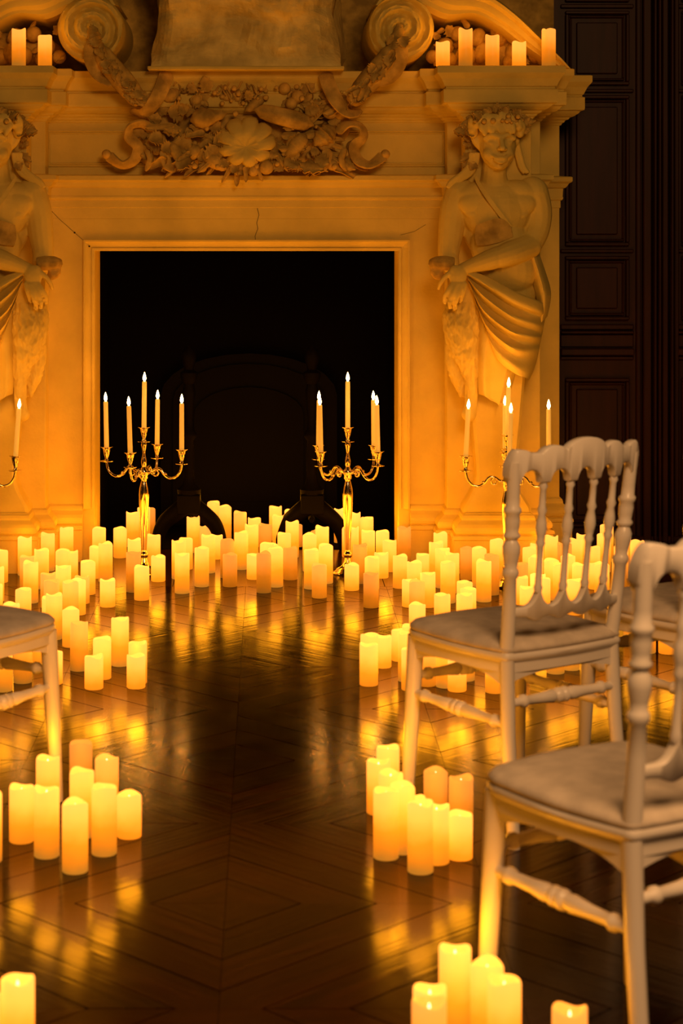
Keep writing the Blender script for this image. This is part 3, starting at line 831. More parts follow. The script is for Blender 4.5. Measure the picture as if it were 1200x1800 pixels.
tag(cary, 'limestone satyr caryatid with leafy crown on the pier beside the wood panelling', 'statue')
body = sb.build('body', STONE, cary); remesh(body, .0042, 2, .5, dentf)
# curled hair under the crown, long locks on the shoulders
hb = MB(); rh = random.Random(11)
for k in range(26):
    a = -.2 + 3.5 * k / 25; x = 872 - 40 * math.cos(a) * 1.05; y = 226 - 20 * math.sin(a) + rh.uniform(-4, 6)
    hb.ell(S(x, y, 58 + 18 * math.sin(a)), ((8 + rh.random() * 4) * k_, 10 * k_, (9 + rh.random() * 4) * k_), None, 10, 7)
for k in range(14):
    hb.ell(S(846 + k * 4.2, 224 + 4 * math.sin(k * 1.7), 78), (6 * k_, 7 * k_, (9 + 3 * (k % 2)) * k_), rz(rh.uniform(-.5, .5)), 10, 7)
for off in (0, 6, 12):
    hb.tube([S(*p) for p in spl([(840 - off, 268, 34), (836 - off, 290, 32), (826 - off * 1.3, 306, 32), (808 - off * 1.2, 318, 30), (798 - off, 330, 26)], 4)], [4.5 * k_] * 17, 8)
for off in (0, 6):
    hb.tube([S(*p) for p in spl([(902 + off, 248, 30), (908 + off, 270, 26), (914 + off, 292, 26), (922 + off, 304, 26)], 4)], [4.5 * k_] * 13, 8)
hair = hb.build('hair', STONE, cary); remesh(hair, .0038, 1)
# ivy crown: every leaf a piece of its own
for k in range(46):
    a = rh.uniform(-.35, 3.4); rr = rh.uniform(.8, 1.1)
    x = 872 - 46 * math.cos(a) * rr; y = 228 - 27 * math.sin(a) * rr
    if k >= 30: x = rh.uniform(812, 842); y = rh.uniform(206, 288)
    d = Vector((x - 872, rh.uniform(-20, 0), -(y - 235))) + Vector((rh.uniform(-20, 20), 0, rh.uniform(-20, 20)))
    put(LEAVES[rh.choice((0, 2, 4, 4))], 'crown_leaf', S(x, y, (78 if 840 < x < 905 else 58) if k < 30 else rh.uniform(26, 46)), frame(d, (rh.uniform(-.5, .5), -1, rh.uniform(0, .7))), cary, rh.uniform(.5, .8))
for k in range(9):
    put(BERRY, 'crown_berry', S(rh.uniform(830, 915), rh.uniform(203, 222), 88), Matrix.Identity(3), cary, rh.uniform(.6, 1.1))
# fur strap across the chest
def sheet(name, rows, mat, parent, th=.010, smooth=True, sub=6):
    """closed sheet through rows of (x, y, depth) picture points"""
    G = [spl(r, sub) for r in rows]; nC = len(G[0])
    cols = [spl([G[i][c] for i in range(len(G))], sub) for c in range(nC)]
    nR = len(cols[0]); v = []; f = []
    for i in range(nR):
        for c in range(nC): p = cols[c][i]; v.append(S(p.x, p.y, p.z))
    for i in range(nR):
        for c in range(nC): p = cols[c][i]; v.append(S(p.x, p.y, p.z - th / k_))
    for i in range(nR - 1):
        for c in range(nC - 1):
            q = (i * nC + c, (i + 1) * nC + c, (i + 1) * nC + c + 1, i * nC + c + 1); f.append(q)
            o_ = nR * nC; f.append(tuple(o_ + t for t in reversed(q)))
    rim = [c for c in range(nC)] + [i * nC + nC - 1 for i in range(1, nR)] + [(nR - 1) * nC + c for c in range(nC - 2, -1, -1)] + [i * nC for i in range(nR - 2, 0, -1)]
    for a in range(len(rim)):
        b_ = (a + 1) % len(rim); f.append((rim[a], rim[b_], nR * nC + rim[b_], nR * nC + rim[a]))
    return MB().add(v, f).build(name, mat, parent, smooth=True, auto=1.2)
sheet('strap', [[(836, 308, 38), (842, 318, 45), (858, 342, 64), (880, 372, 66), (900, 398, 60)], [(828, 314, 36), (832, 328, 45), (836, 360, 66), (836, 392, 66), (838, 418, 66)]][:1] + [[(838 - 4, 312, 38), (838, 324, 45), (853, 348, 64), (875, 378, 66), (894, 402, 60)]], STONE, cary, .012)
sheet('goatskin', [[(836, 396, 60), (858, 388, 67), (880, 384, 66), (898, 396, 60)], [(834, 416, 58), (858, 412, 66), (882, 406, 66), (900, 406, 60)], [(838, 432, 56), (860, 430, 64), (884, 424, 64), (902, 416, 60)]], STONE_DARK, cary, .02)
# gathered cloth over the hips, with its folds
def fold(line, amp):
    return line
curves = [[(818, 474, 70), (856, 486, 78), (905, 512, 74), (945, 528, 48), (962, 536, 14)],
          [(820, 481, 74), (853, 500, 88), (902, 530, 82), (944, 546, 52), (960, 552, 14)],
          [(821, 485, 62), (851, 508, 68), (900, 540, 62), (942, 556, 38), (958, 560, 6)],
          [(822, 489, 74), (849, 520, 90), (898, 556, 82), (938, 570, 52), (955, 574, 14)],
          [(823, 493, 62), (848, 532, 70), (896, 568, 62), (936, 582, 38), (953, 586, 6)],
          [(824, 497, 72), (849, 545, 88), (896, 582, 84), (934, 592, 52), (951, 594, 14)],
          [(825, 500, 60), (850, 556, 66), (896, 595, 60), (932, 604, 38), (949, 604, 6)],
          [(827, 504, 70), (853, 570, 84), (897, 610, 82), (930, 616, 50), (947, 616, 14)],
          [(829, 508, 58), (857, 585, 66), (898, 624, 62), (928, 632, 42), (943, 634, 8)],
          [(832, 514, 62), (862, 602, 74), (900, 640, 72), (926, 650, 48), (938, 650, 14)],
          [(835, 520, 56), (868, 622, 62), (902, 655, 60), (924, 664, 44), (930, 668, 16)]]
sheet('drapery', curves, STONE, cary, .03, sub=4)
sheet('drapery', [[(846, 520, 60), (866, 540, 62), (884, 560, 60), (900, 580, 56)], [(838, 580, 40), (852, 600, 62), (872, 612, 54), (896, 624, 48)], [(838, 640, 40), (850, 650, 60), (866, 655, 42), (888, 660, 44)], [(840, 688, 36), (851, 692, 52), (862, 700, 38), (880, 700, 40)], [(842, 692, 30), (854, 697, 46), (870, 705, 36), (877, 714, 38)]], STONE, cary, .02, sub=5)
sheet('drapery', [[(922, 436, 22), (934, 440, 40), (944, 436, 16)], [(930, 470, 20), (945, 474, 42), (956, 470, 12)], [(938, 505, 18), (954, 508, 40), (966, 502, 10)], [(944, 536, 16), (956, 534, 34), (968, 524, 10)], [(946, 570, 12), (952, 566, 26), (962, 556, 8)]], STONE, cary, .03, sub=5)
# the carved scroll under the forearm
pm = MB()
pm.tube([S(*p) for p in ((757, 464, 44), (768, 462, 52), (782, 462, 56), (798, 464, 56))], [9 * k_, 12 * k_, 13 * k_, 12 * k_], 10)
pm.tube([S(*p) for p in ((762, 474, 44), (770, 482, 48), (778, 490, 46))], [10 * k_, 11 * k_, 5 * k_], 10)
pm.tube([S(*p) for p in ((756, 472, 46), (775, 472, 56), (792, 473, 58))], [3.5 * k_] * 3, 8)
pp = pm.build('carved_scroll', STONE_DARK, cary); remesh(pp, .005, 2)
cary2 = copy_tree(cary)
cary2.location = (CX - U3, YB, .97); cary2.scale = (-1, 1, 1)
cary2['label'] = 'limestone satyr caryatid with leafy crown on the pier away from the wood panelling'
# ------------------------------------------------------------------ pillar candles
CR = 0.0287
HT = {'S': 0.100, 'M': 0.127, 'L': 0.153}
def candle_mesh(h, seed):
    r = random.Random(seed); n = 28
    a1, a2, p1, p2 = r.uniform(.0018, .0042), r.uniform(.001, .0024), r.uniform(0, 6), r.uniform(0, 6)
    def rim(th): return h + a1 * math.sin(2 * th + p1) + a2 * math.sin(3 * th + p2)
    rings = []   # (radius, z function)
    v = []; f = []
    rows = [(CR - .002, lambda t: 0.0), (CR, lambda t: .002), (CR, lambda t: h * .35), (CR, lambda t: h * .7), (CR, lambda t: rim(t) - .004), (CR - .0012, lambda t: rim(t) - .0008), (CR - .003, rim),
            (CR - .0055, lambda t: rim(t) - .002), (CR - .008, lambda t: h - .009 + (rim(t) - h) * .5), (CR * .45, lambda t: h - .013), (.004, lambda t: h - .0135)]
    for rr, zf in rows:
        for i in range(n):
            t = 2 * PI * i / n; v.append((rr * math.cos(t), rr * math.sin(t), zf(t)))
    for k in range(len(rows) - 1):
        for i in range(n):
            j = (i + 1) % n; f.append((k * n + i, k * n + j, (k + 1) * n + j, (k + 1) * n + i))
    f.append(tuple(reversed(range(n)))); f.append(tuple(range((len(rows) - 1) * n, len(rows) * n)))
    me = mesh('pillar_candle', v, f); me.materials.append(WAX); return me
CM = {c: [candle_mesh(h, 10 * i + j) for j in range(5)] for i, (c, h) in enumerate(HT.items())}
lb = MB(); lb.lathe([(.0010, -.002), (.0021, .001), (.0024, .004), (.0018, .007), (.0005, .010)], 10)
LED_ME = mesh('led_flame', lb.v, lb.f); LED_ME.materials.append(LED)
rc = random.Random(21)
placed = []; LAMPS = {}; RANK = []; LAMP_W = 0.31
SIZE = {'S': 'short', 'M': 'medium-height', 'L': 'tall'}
def look(g): return 'dim amber' if g < .5 else ('mellow golden' if g < .8 else 'bright ivory')
def candle(X, Y, z, cls, glow, where, cat_group, led=False):
    for (a, b_, c) in placed:          # keep neighbours from running into each other
        if abs(c - z) < .05:
            d = math.hypot(a - X, b_ - Y)
            if d < 2 * CR + .0015:
                if d < 1e-4: Y += .06
                else:
                    k = (2 * CR + .002 - d) / d; X += (X - a) * k * .5; Y += (Y - b_) * k
    placed.append((X, Y, z))
    o = obj('pillar_candle', CM[cls][rc.randrange(5)], None, None, (X, Y, z), (0, 0, rc.uniform(0, 6.28)))
    o['glow'] = float(glow * rc.uniform(.93, 1.07)); o['height'] = HT[cls]
    tag(o, f'{SIZE[cls]} {look(glow)} pillar candle {where}', 'candle', f'{SIZE[cls]} {look(glow)} candles {where}')
    wall = z < .1 and (8.05 < Y < 8.46 and (X < CX - U0 or X > CX + U0) or 7.9 < Y < 8.2 and abs(X - CX) > U1)
    lamp = LAMPS.get((cls, look(glow), wall))
    if lamp is None:
        lamp = bpy.data.lights.new('candle_light', 'POINT'); lamp.energy = LAMP_W * glow * (.35 if wall else 1.0); lamp.color = (1.0, 0.34, 0.008); lamp.shadow_soft_size = 0.028
        LAMPS[(cls, look(glow), wall)] = lamp
    lo = bpy.data.objects.new('candle_light', lamp); COL.objects.link(lo); lo.parent = o; lo.location = (0, 0, HT[cls] + .035)
    RANK.append((o, X, Y, where, cls, glow))
    if led: obj('led_flame', LED_ME, None, o, (0, 0, HT[cls] - .0135))
    return o
def fc(px, ytop, cls, glow=1.0, where='', led=False, d=None):
    Y = d or F * (EYE - HT[cls]) / (ytop - VY)
    return candle((px - VX) / F * Y, Y, 0.0002, cls, glow, where, where, led)

def near(x, y): return lambda X, Y: math.hypot(X - x, Y - y)
PLACES = {}
D, G_ = .40, .64      # dim / mellow
w_box = 'standing inside the dark firebox'
PLACES[w_box] = ('inside the dark firebox', 'the jamb near the panelling', lambda X, Y: -X)
w_l = 'on the hearth below the silver candelabrum farther from the panelling'
PLACES[w_l] = ('around the fanned-out candelabrum', 'its foot', near(-.511, 8.05))
w_m = 'on the hearth between the two candelabra that frame the firebox'
PLACES[w_m] = ('on the hearth between two candelabra', 'the fanned-out candelabrum', near(-.511, 8.05))
w_r = 'on the hearth below the candelabrum nearer the jamb'
PLACES[w_r] = ('around the paired-taper candelabrum', 'its foot', near(.324, 8.05))
w_pl = 'at the foot of the pier away from the wood panelling'
PLACES[w_pl] = ('below the caryatid away from the panelling', 'the firebox', lambda X, Y: -X)
w_pr = 'at the foot of the pier next to the wood panelling'
PLACES[w_pr] = ('below the caryatid by the panelling', 'the firebox', lambda X, Y: X)
w_back = 'in the crowd behind the chair backs near the panelling'
PLACES[w_back] = ('behind the chair backs', 'the candelabrum there', near(.94, 7.76))
def auto_where(px, Y):
    if Y > 8.46 and 166 < px < 700: return w_box
    if px < 160: return w_pl
    if px < 300: return w_l
    if px < 585: return w_m
    if px < 715: return w_r
    if px < 900: return w_pr
    return w_back
hearth = [(174, 928, 'L'), (211, 928, 'M'), (233, 901, 'L'), (252.5, 893, 'L'), (262, 894, 'M', D), (236, 948, 'S'), (234.5, 971, 'L', D), (270, 940.5, 'M'), (278, 977.5, 'S'), (249, 995.5, 'M'), (189, 1019, 'S'),
 (169.5, 960.5, 'M'), (185.5, 955, 'L'), (154.7, 986.5, 'M'), (314, 950.5, 'L'), (326.5, 946.5, 'M'), (320, 973, 'L'), (354.5, 962.5, 'L'), (366, 941, 'L'), (379.5, 941, 'S'), (339.5, 909, 'L'), (360, 924.5, 'S', G_), (375, 882, 'L'),
 (395.6, 889.5, 'L'), (422, 900, 'L', G_), (447, 911, 'M'), (484, 890.5, 'L'), (490, 906, 'L'), (511, 897, 'L'), (598, 894.5, 'L'), (622, 901.5, 'L'), (644.5, 910, 'L'), (513.5, 917, 'L'), (520, 922, 'S', D), (499.4, 937.5, 'M'),
 (442, 923, 'L'), (466, 922, 'M', D), (424, 935.5, 'L'), (399.5, 949, 'L', D), (404, 974, 'M', D), (446, 974, 'S'), (469, 955, 'M'), (477, 957, 'S'), (484.6, 963, 'L'), (463.5, 972, 'L', D), (510, 963, 'M', D), (544, 939, 'L'), (566, 926, 'L'),
 (557, 933, 'S', D), (547, 966, 'L'), (572.5, 957.5, 'L'), (561, 992, 'M', G_), (618.5, 927, 'L'), (612.5, 927, 'M'), (647, 933, 'M'), (672, 933.5, 'M'), (684.4, 950, 'M'), (710, 927, 'L', D), (670, 972, 'S'), (703, 976.5, 'M'), (653.5, 979, 'M'),
 (652, 1007.5, 'M', D), (632.5, 957.5, 'L', D), (618, 992, 'S'), (728, 987.5, 'M'), (744, 974, 'S'), (773.8, 937, 'L'), (765.6, 953, 'L'), (777.5, 964.5, 'L'), (794, 972.5, 'L'), (751.6, 1007, 'M'), (787, 988, 'L'), (719.7, 1019, 'S'),
 (732.7, 1021, 'M', G_), (733, 1061.5, 'M'), (777, 1044.5, 'M'), (816.5, 1022.5, 'M'), (822.6, 1034, 'M'), (816, 1044, 'M'), (821, 963, 'M', D), (842, 963, 'L'), (864, 975.5, 'L', D), (850, 986, 'L'), (873, 949, 'L'),
 (930.5, 962.5, 'M'), (943, 953.5, 'M'), (968, 942.5, 'L'), (992, 956, 'L', D), (1011, 948, 'L'), (1025, 940, 'L'), (1066, 923, 'L'), (1061, 940, 'L'), (1042, 961, 'M'), (1096, 938, 'L'), (1091, 961, 'M'), (1088, 982.5, 'M', D), (1120, 951, 'L'),
 (998, 976, 'M'), (969, 983.5, 'L'), (985, 991, 'L'), (1018.6, 991.5, 'L'), (1046, 990, 'S'), (1057.5, 991, 'M'), (914, 1014, 'M'), (945, 1009.6, 'M', 1.25), (953, 1016, 'L'), (915, 989.6, 'M', D), (940, 979, 'L'), (1009, 1019, 'M'), (927, 1032, 'M'),
 (43.4, 945, 'L'), (84, 938, 'L'), (117, 928, 'L'), (1.5, 967.5, 'M'), (47.5, 978, 'M', G_), (54, 988, 'L'), (72, 965.6, 'L'), (110.5, 967, 'L'), (124.5, 969, 'M'), (84.6, 1008, 'M', G_), (90.7, 1020, 'M', G_), (110, 995, 'L'), (124, 1022, 'L', .9),
 (137, 1019, 'M', 1.25), (144, 1013.7, 'S', G_), (41, 1035, 'M'), (95, 1045, 'L'), (88, 1050, 'M'), (-6, 998, 'M'), (-9, 1029, 'M')]
for t in hearth:
    x, y, c = t[:3]; g = t[3] if len(t) > 3 else 1.0
    Y = F * (EYE - HT[c]) / (y - VY)
    fc(x, y, c, g, auto_where(x, Y))
w = 'in the loose cluster beside the chair opposite the row of chairs'
PLACES[w] = ('strewn beside the lone chair', 'that chair', lambda X, Y: X)
for t in [(124.4, 1070, 'M'), (139, 1094, 'L', G_), (211, 1086.5, 'L'), (179.4, 1121.5, 'M'), (165, 1153, 'S'), (242, 1129, 'M'), (239.6, 1150, 'S'), (94, 1145, 'S')]:
    fc(t[0], t[1], t[2], t[3] if len(t) > 3 else 1.0, w)
w = 'half hidden under the chair opposite the row of chairs'
PLACES[w] = ('half hidden under the lone chair', 'its leg', lambda X, Y: -X)
for x, d, c, g in ((73, 6.4, 'M', 1.0), (40, 6.13, 'L', G_), (6, 6.02, 'L', 1.0), (-12, 6.5, 'L', 1.0), (20, 6.75, 'M', 1.0)):
    fc(x, 0, c, g, w, d=d)
w = 'in the cluster on bare parquet opposite the row of chairs'
PLACES[w] = ('in the cluster before the lone chair', 'the fireplace', lambda X, Y: -Y)
for t in [(142, 1304.6, 'M', D), (84, 1331.5, 'M'), (187.6, 1331, 'M', G_), (144, 1354.5, 'L'), (38, 1382, 'M'), (82, 1385.5, 'L'), (132, 1409.5, 'L'), (183, 1382, 'L'), (227, 1395, 'S'), (-19, 1394, 'L')]:
    fc(t[0], t[1], t[2], t[3] if len(t) > 3 else 1.0, w, led=True)
w = 'on the bare parquet, apart from every cluster'
PLACES[w] = ('alone on the bare parquet', 'the aisle', lambda X, Y: -X)
fc(31, 1719, 'L', 1.0, w, led=True); fc(-29, 1746, 'M', 1.0, w, led=True)
w = 'in the cluster by the front leg of the chair whose whole back shows'
PLACES[w] = ("clustered by the whole-backed chair's front leg", 'the fireplace', lambda X, Y: -Y)
for t in [(681.5, 1312.6, 'M'), (665, 1337, 'M'), (686.6, 1357.4, 'L'), (707, 1379, 'L'), (680, 1387, 'L'), (723, 1401, 'S'), (738.7, 1410, 'L'), (767, 1416, 'M'), (808, 1430, 'S'), (765.6, 1353.6, 'M', D), (810, 1366, 'M', D)]:
    fc(t[0], t[1], t[2], t[3] if len(t) > 3 else 1.0, w, led=True)
w = 'in the group by the front leg of the white chair cut off by the picture edge'
PLACES[w] = ("grouped by the cropped chair's front leg", 'the fireplace', lambda X, Y: -Y)
for t in [(799.5, 1666, 'L'), (856, 1692, 'L'), (886, 1721, 'L'), (755, 1736, 'M'), (754, 1759, 'L', G_), (1001, 1772, 'L', G_)]:
    fc(t[0], t[1], t[2], t[3] if len(t) > 3 else 1.0, w, led=True)
w = 'on the parquet just before the front legs of the chair whose whole back shows'
PLACES[w] = ('on parquet before the whole-backed chair', 'that chair', lambda X, Y: -X)
for x, y, c, d in ((649, 1115, 'M', None), (648, 1132, 'M', None), (672, 1118, 'S', None), (703, 1107, 'S', None), (722, 1099, 'M', None), (715.5, 1111, 'L', None), (721.5, 1139.5, 'M', None)):
    fc(x, y, c, 1.0, w, d=d)
w = 'seen beneath the seat of the chair whose whole back shows'
PLACES[w] = ("seen beneath the whole-backed chair's seat", 'the aisle', lambda X, Y: X)
for x, d, c, g in ((750, 6.09, 'M', G_), (752, 6.3, 'L', G_), (782, 6.07, 'L', 1), (803, 6.02, 'S', 1), (818, 6.16, 'L', 1), (869, 6.0, 'M', 1), (976, 6.26, 'L', 1), (1003, 6.31, 'L', 1), (915, 6.34, 'M', 1), (845, 6.5, 'M', 1)):
    fc(x, 0, c, g, w, d=d)
w = 'seen beneath the seat of the chair behind the front two'
PLACES[w] = ("seen beneath the half-hidden chair's seat", 'the aisle', lambda X, Y: X)
for x, d, c in ((1040, 6.48, 'L'), (1068, 6.5, 'L'), (1137, 6.56, 'L'), (1172, 6.55, 'M'), (1110, 6.8, 'L'), (1195, 6.7, 'L')):
    fc(x, 0, c, 1.0, w, d=d)
ZM = 2.0795
PLACES['on the mantel end next to the panelling'] = ('on the mantel end by the panelling', 'the volute', lambda X, Y: X)
PLACES['on the mantel end away from the panelling'] = ('on the mantel end away from the panelling', 'the volute', lambda X, Y: -X)
for x, c, wh, g in ((33, 'L', 'on the mantel end away from the panelling', .7), (79, 'M', 'on the mantel end away from the panelling', .7),
                    (778, 'S', 'on the mantel end next to the panelling', .8), (818, 'L', 'on the mantel end next to the panelling', .62), (865, 'M', 'on the mantel end next to the panelling', .62), (912, 'S', 'on the mantel end next to the panelling', .8), (964, 'L', 'on the mantel end next to the panelling', .62)):
    Y = 8.03 if x > 770 and x < 950 else 8.04
    if x > 950: Y = 8.05
    candle((x - VX) / F * Y, Y, ZM, c, g, wh, wh)

# every candle's label counts it off from a landmark one can find
ORD = ['first', 'second', 'third', 'fourth', 'fifth', 'sixth', 'seventh', 'eighth', 'ninth', 'tenth', 'eleventh', 'twelfth', 'thirteenth', 'fourteenth', 'fifteenth', 'sixteenth', 'seventeenth', 'eighteenth']
from collections import defaultdict
grp = defaultdict(list)
for r in RANK: grp[(r[3], r[4], look(r[5]))].append(r)
for (where, c, lk), rs in grp.items():
    place, mark, key = PLACES[where]
    rs.sort(key=lambda r: key(r[1], r[2]))
    for i, r in enumerate(rs):
        o = r[0]
        o['group'] = f'{SIZE[c]} {lk} candles {place}'
        o['label'] = f'{SIZE[c]} {lk} candle {place}' + (f', {ORD[i]} from {mark}' if len(rs) > 1 else '')

# ------------------------------------------------------------------ candelabra with tapers
def taper_thing(where):
    m = MB(); m.lathe([(.0098, 0), (.0100, .002), (.0092, .198), (.0080, .202), (.002, .2035)], 14)
    t = m.build('taper_candle', TAPER, smooth=True, auto=.8)
    m = MB(); m.lathe([(.0010, .2025), (.0040, .206), (.0068, .212), (.0072, .217), (.0052, .228), (.0008, .241)], 12)
    m.build('flame', FLAME, t, smooth=True)
    return t
def socket_prof(z):
    return [(.004, z - .030), (.013, z - .028), (.0265, z - .0245), (.0270, z - .0225), (.012, z - .020), (.0065, z - .016), (.0070, z - .008), (.0110, z + .004), (.0125, z + .012), (.0125, z + .014), (.0138, z + .016), (.0150, z + .026), (.0190, z + .031), (.0250, z + .034), (.0255, z + .0355), (.0120, z + .0345), (.0115, z + .020), (.002, z + .020)]
def make_candelabrum():
    root = empty('candelabrum')
    m = MB(); m.lathe([(.060, 0), (.062, .004), (.058, .010), (.050, .014), (.046, .022), (.030, .030), (.021, .038), (.016, .052), (.0125, .066)], 28); m.build('base', SILVER, root, smooth=True, auto=1.0)
    m = MB(); m.lathe([(.011, .064), (.0165, .070), (.0185, .078), (.0165, .086), (.011, .090), (.0115, .10), (.0135, .14), (.0170, .22), (.0205, .30), (.0212, .325), (.0190, .350), (.0130, .375), (.0105, .385), (.0150, .390), (.0165, .398), (.0150, .406), (.0190, .412), (.0200, .420), (.0120, .432), (.0080, .440)], 24); m.build('stem', SILVER, root, smooth=True, auto=1.0)
    m = MB(); m.lathe([(.008, .436), (.0105, .446), (.0120, .462), (.0090, .476), (.0060, .490), (.0062, .500), (.0085, .515), (.0120, .528), (.0110, .536)], 20)
    m.lathe(socket_prof(.566), 20); m.build('centre_socket', SILVER, root, smooth=True, auto=1.0)
    for k in range(4):
        a = k * PI / 2; c, s_ = math.cos(a), math.sin(a)
        P = spl([(.010, .415), (.030, .418), (.052, .432), (.072, .430), (.090, .408), (.112, .396), (.138, .402), (.156, .424), (.163, .452)], 4)
        pts = [(p.x * c, p.x * s_, p.y) for p in [Vector((q[0], q[1])) for q in P]]
        n = len(pts); m = MB(); m.tube(pts, [.0062 - .0016 * i / n for i in range(n)], 10)
        P2 = spl([(.050, .432), (.062, .420), (.058, .406), (.046, .404), (.042, .412), (.048, .417)], 4)
        m.tube([(p[0] * c, p[0] * s_, p[1]) for p in P2], [.0045 - .002 * i / len(P2) for i in range(len(P2))], 8)
        m.ell((.092 * c, .092 * s_, .412), (.008, .008, .006), None, 10, 6)
        ar = m.build('arm', SILVER, root, smooth=True, auto=1.2)
        m = MB(); m.lathe(socket_prof(.480), 20, Matrix.Translation((.163 * c, .163 * s_, 0)))
        m.build('candle_socket', SILVER, ar, smooth=True, auto=1.0)
    return root
TAPER_LIGHT = bpy.data.lights.new('taper_light', 'POINT'); TAPER_LIGHT.energy = 0.75; TAPER_LIGHT.color = (1.0, 0.33, 0.02); TAPER_LIGHT.shadow_soft_size = .006
def copy_meshes(o, parent=None):
    c = o.copy(); COL.objects.link(c); c.parent = parent
    for ch in list(o.children):
        if ch.type == "MESH": copy_meshes(ch, c)
    return c
cand0 = make_candelabrum(); tp0 = taper_thing('')
def place_cand(px, Y, rot, label, wh, first=False, lean=()):
    o = cand0 if first else copy_tree(cand0)
    loc = Vector(((px - VX) / F * Y, Y, .0003)); o.location = loc; o.rotation_euler = (0, 0, rot)
    tag(o, label, 'candelabra', 'five-light silver candelabra')
    spots = [(0, 0, .586)] + [(.163 * math.cos(k * PI / 2 + rot), .163 * math.sin(k * PI / 2 + rot), .500) for k in range(4)]
    for k, (x, y, z) in enumerate(spots):
        t = tp0 if (first and k == 0) else copy_meshes(tp0)
        t.location = loc + Vector((x, y, z)); ln = lean[k] if k < len(lean) else (rc.uniform(-.02, .02))
        t.rotation_euler = (rc.uniform(-.015, .015), ln, rc.uniform(0, 6) * 0)
        lo = bpy.data.objects.new('taper_light', TAPER_LIGHT); COL.objects.link(lo); lo.parent = t; lo.location = (0, 0, .236)
        dn = ' '.join([s_ for s_ in (('fireplace-side' if y > 0 else 'aisle-side') if abs(y) > .06 else '', ('panelling-side' if x > 0 else 'far-side') if abs(x) > .06 else '') if s_])
        tag(t, ('lit white taper on the central stem of ' if k == 0 else f'lit white taper on the {dn} arm of ') + wh, 'candle', ('centre tapers' if k == 0 else 'side tapers') + ' of ' + wh)
place_cand(253, 8.05, math.radians(-16), 'five-armed silver candelabrum before the firebox, with fanned-out tapers', 'the fanned-out candelabrum before the firebox', True, (.01, .0, .01, -.02, -.03))
place_cand(611, 8.05, math.radians(-44), 'five-armed silver candelabrum before the firebox, with tapers in close pairs', 'the candelabrum with tapers in close pairs', False, (0, -.02, -.01, 0.01, -.02))
place_cand(891, 7.76, math.radians(-4), 'five-armed silver candelabrum behind the white chair near the panelling', 'the candelabrum behind the white chair', False, (.03, 0, .0, .05, .03))
place_cand(-46, 7.76, math.radians(8), 'five-armed silver candelabrum mostly cut off by the picture edge', 'the candelabrum cut off by the picture edge', False, (.03, .07, .0, .05, .03))

# ------------------------------------------------------------------ andirons in the firebox mouth
def andiron(px, lab):
    root = empty('andiron', ((px - VX) / F * 8.63, 8.63, .003)); k = 8.63 / F
    def A(x, y): return (x * k, 0, EYE - (y - VY) * k - .003)
    m = MB(); z = lambda y: EYE - (y - VY) * k - .003
    m.box(-20 * k, 20 * k, -20 * k, 20 * k, z(902), z(868)); m.build('block', IRON, root, bevel=.004)
    m = MB(); m.lathe([(.050, z(868)), (.052, z(860)), (.030, z(850)), (.022, z(835)), (.026, z(800)), (.020, z(775)), (.034, z(768)), (.036, z(762)), (.024, z(756)), (.019, z(740)), (.024, z(705)), (.030, z(690)), (.022, z(675)), (.034, z(668)), (.038, z(660)), (.038, z(655)), (.020, z(650)), (.026, z(640)), (.034, z(628)), (.026, z(616)), (.006, z(608))], 18); m.build('column', IRON, root, smooth=True, auto=.8)
    for s in (-1, 1):
        P = spl([A(0, 884), A(s * 24, 902), A(s * 44, 920), A(s * 54, 944), A(s * 56, 962), A(s * 64, 968)], 5)
        m = MB(); n = len(P); m.tube(P, [(17 - 9 * i / n) * k for i in range(n)], 10); m.ell(A(s * 62, 966), (10 * k, 12 * k, 6 * k), None, 10, 6)
        m.build('foot', IRON, root, smooth=True)
    m = MB(); m.tube([(0, .02, z(915)), (0, .55, z(925)), (0, .62, z(940)), (0, .64, .01)], .014, 8); m.build('billet_bar', IRON, root, smooth=True)
    tag(root, lab, 'andiron')
andiron(332, 'black iron andiron with turned column behind the fanned-out candelabrum')
andiron(548, 'black iron andiron with turned column behind the candelabrum with paired tapers')

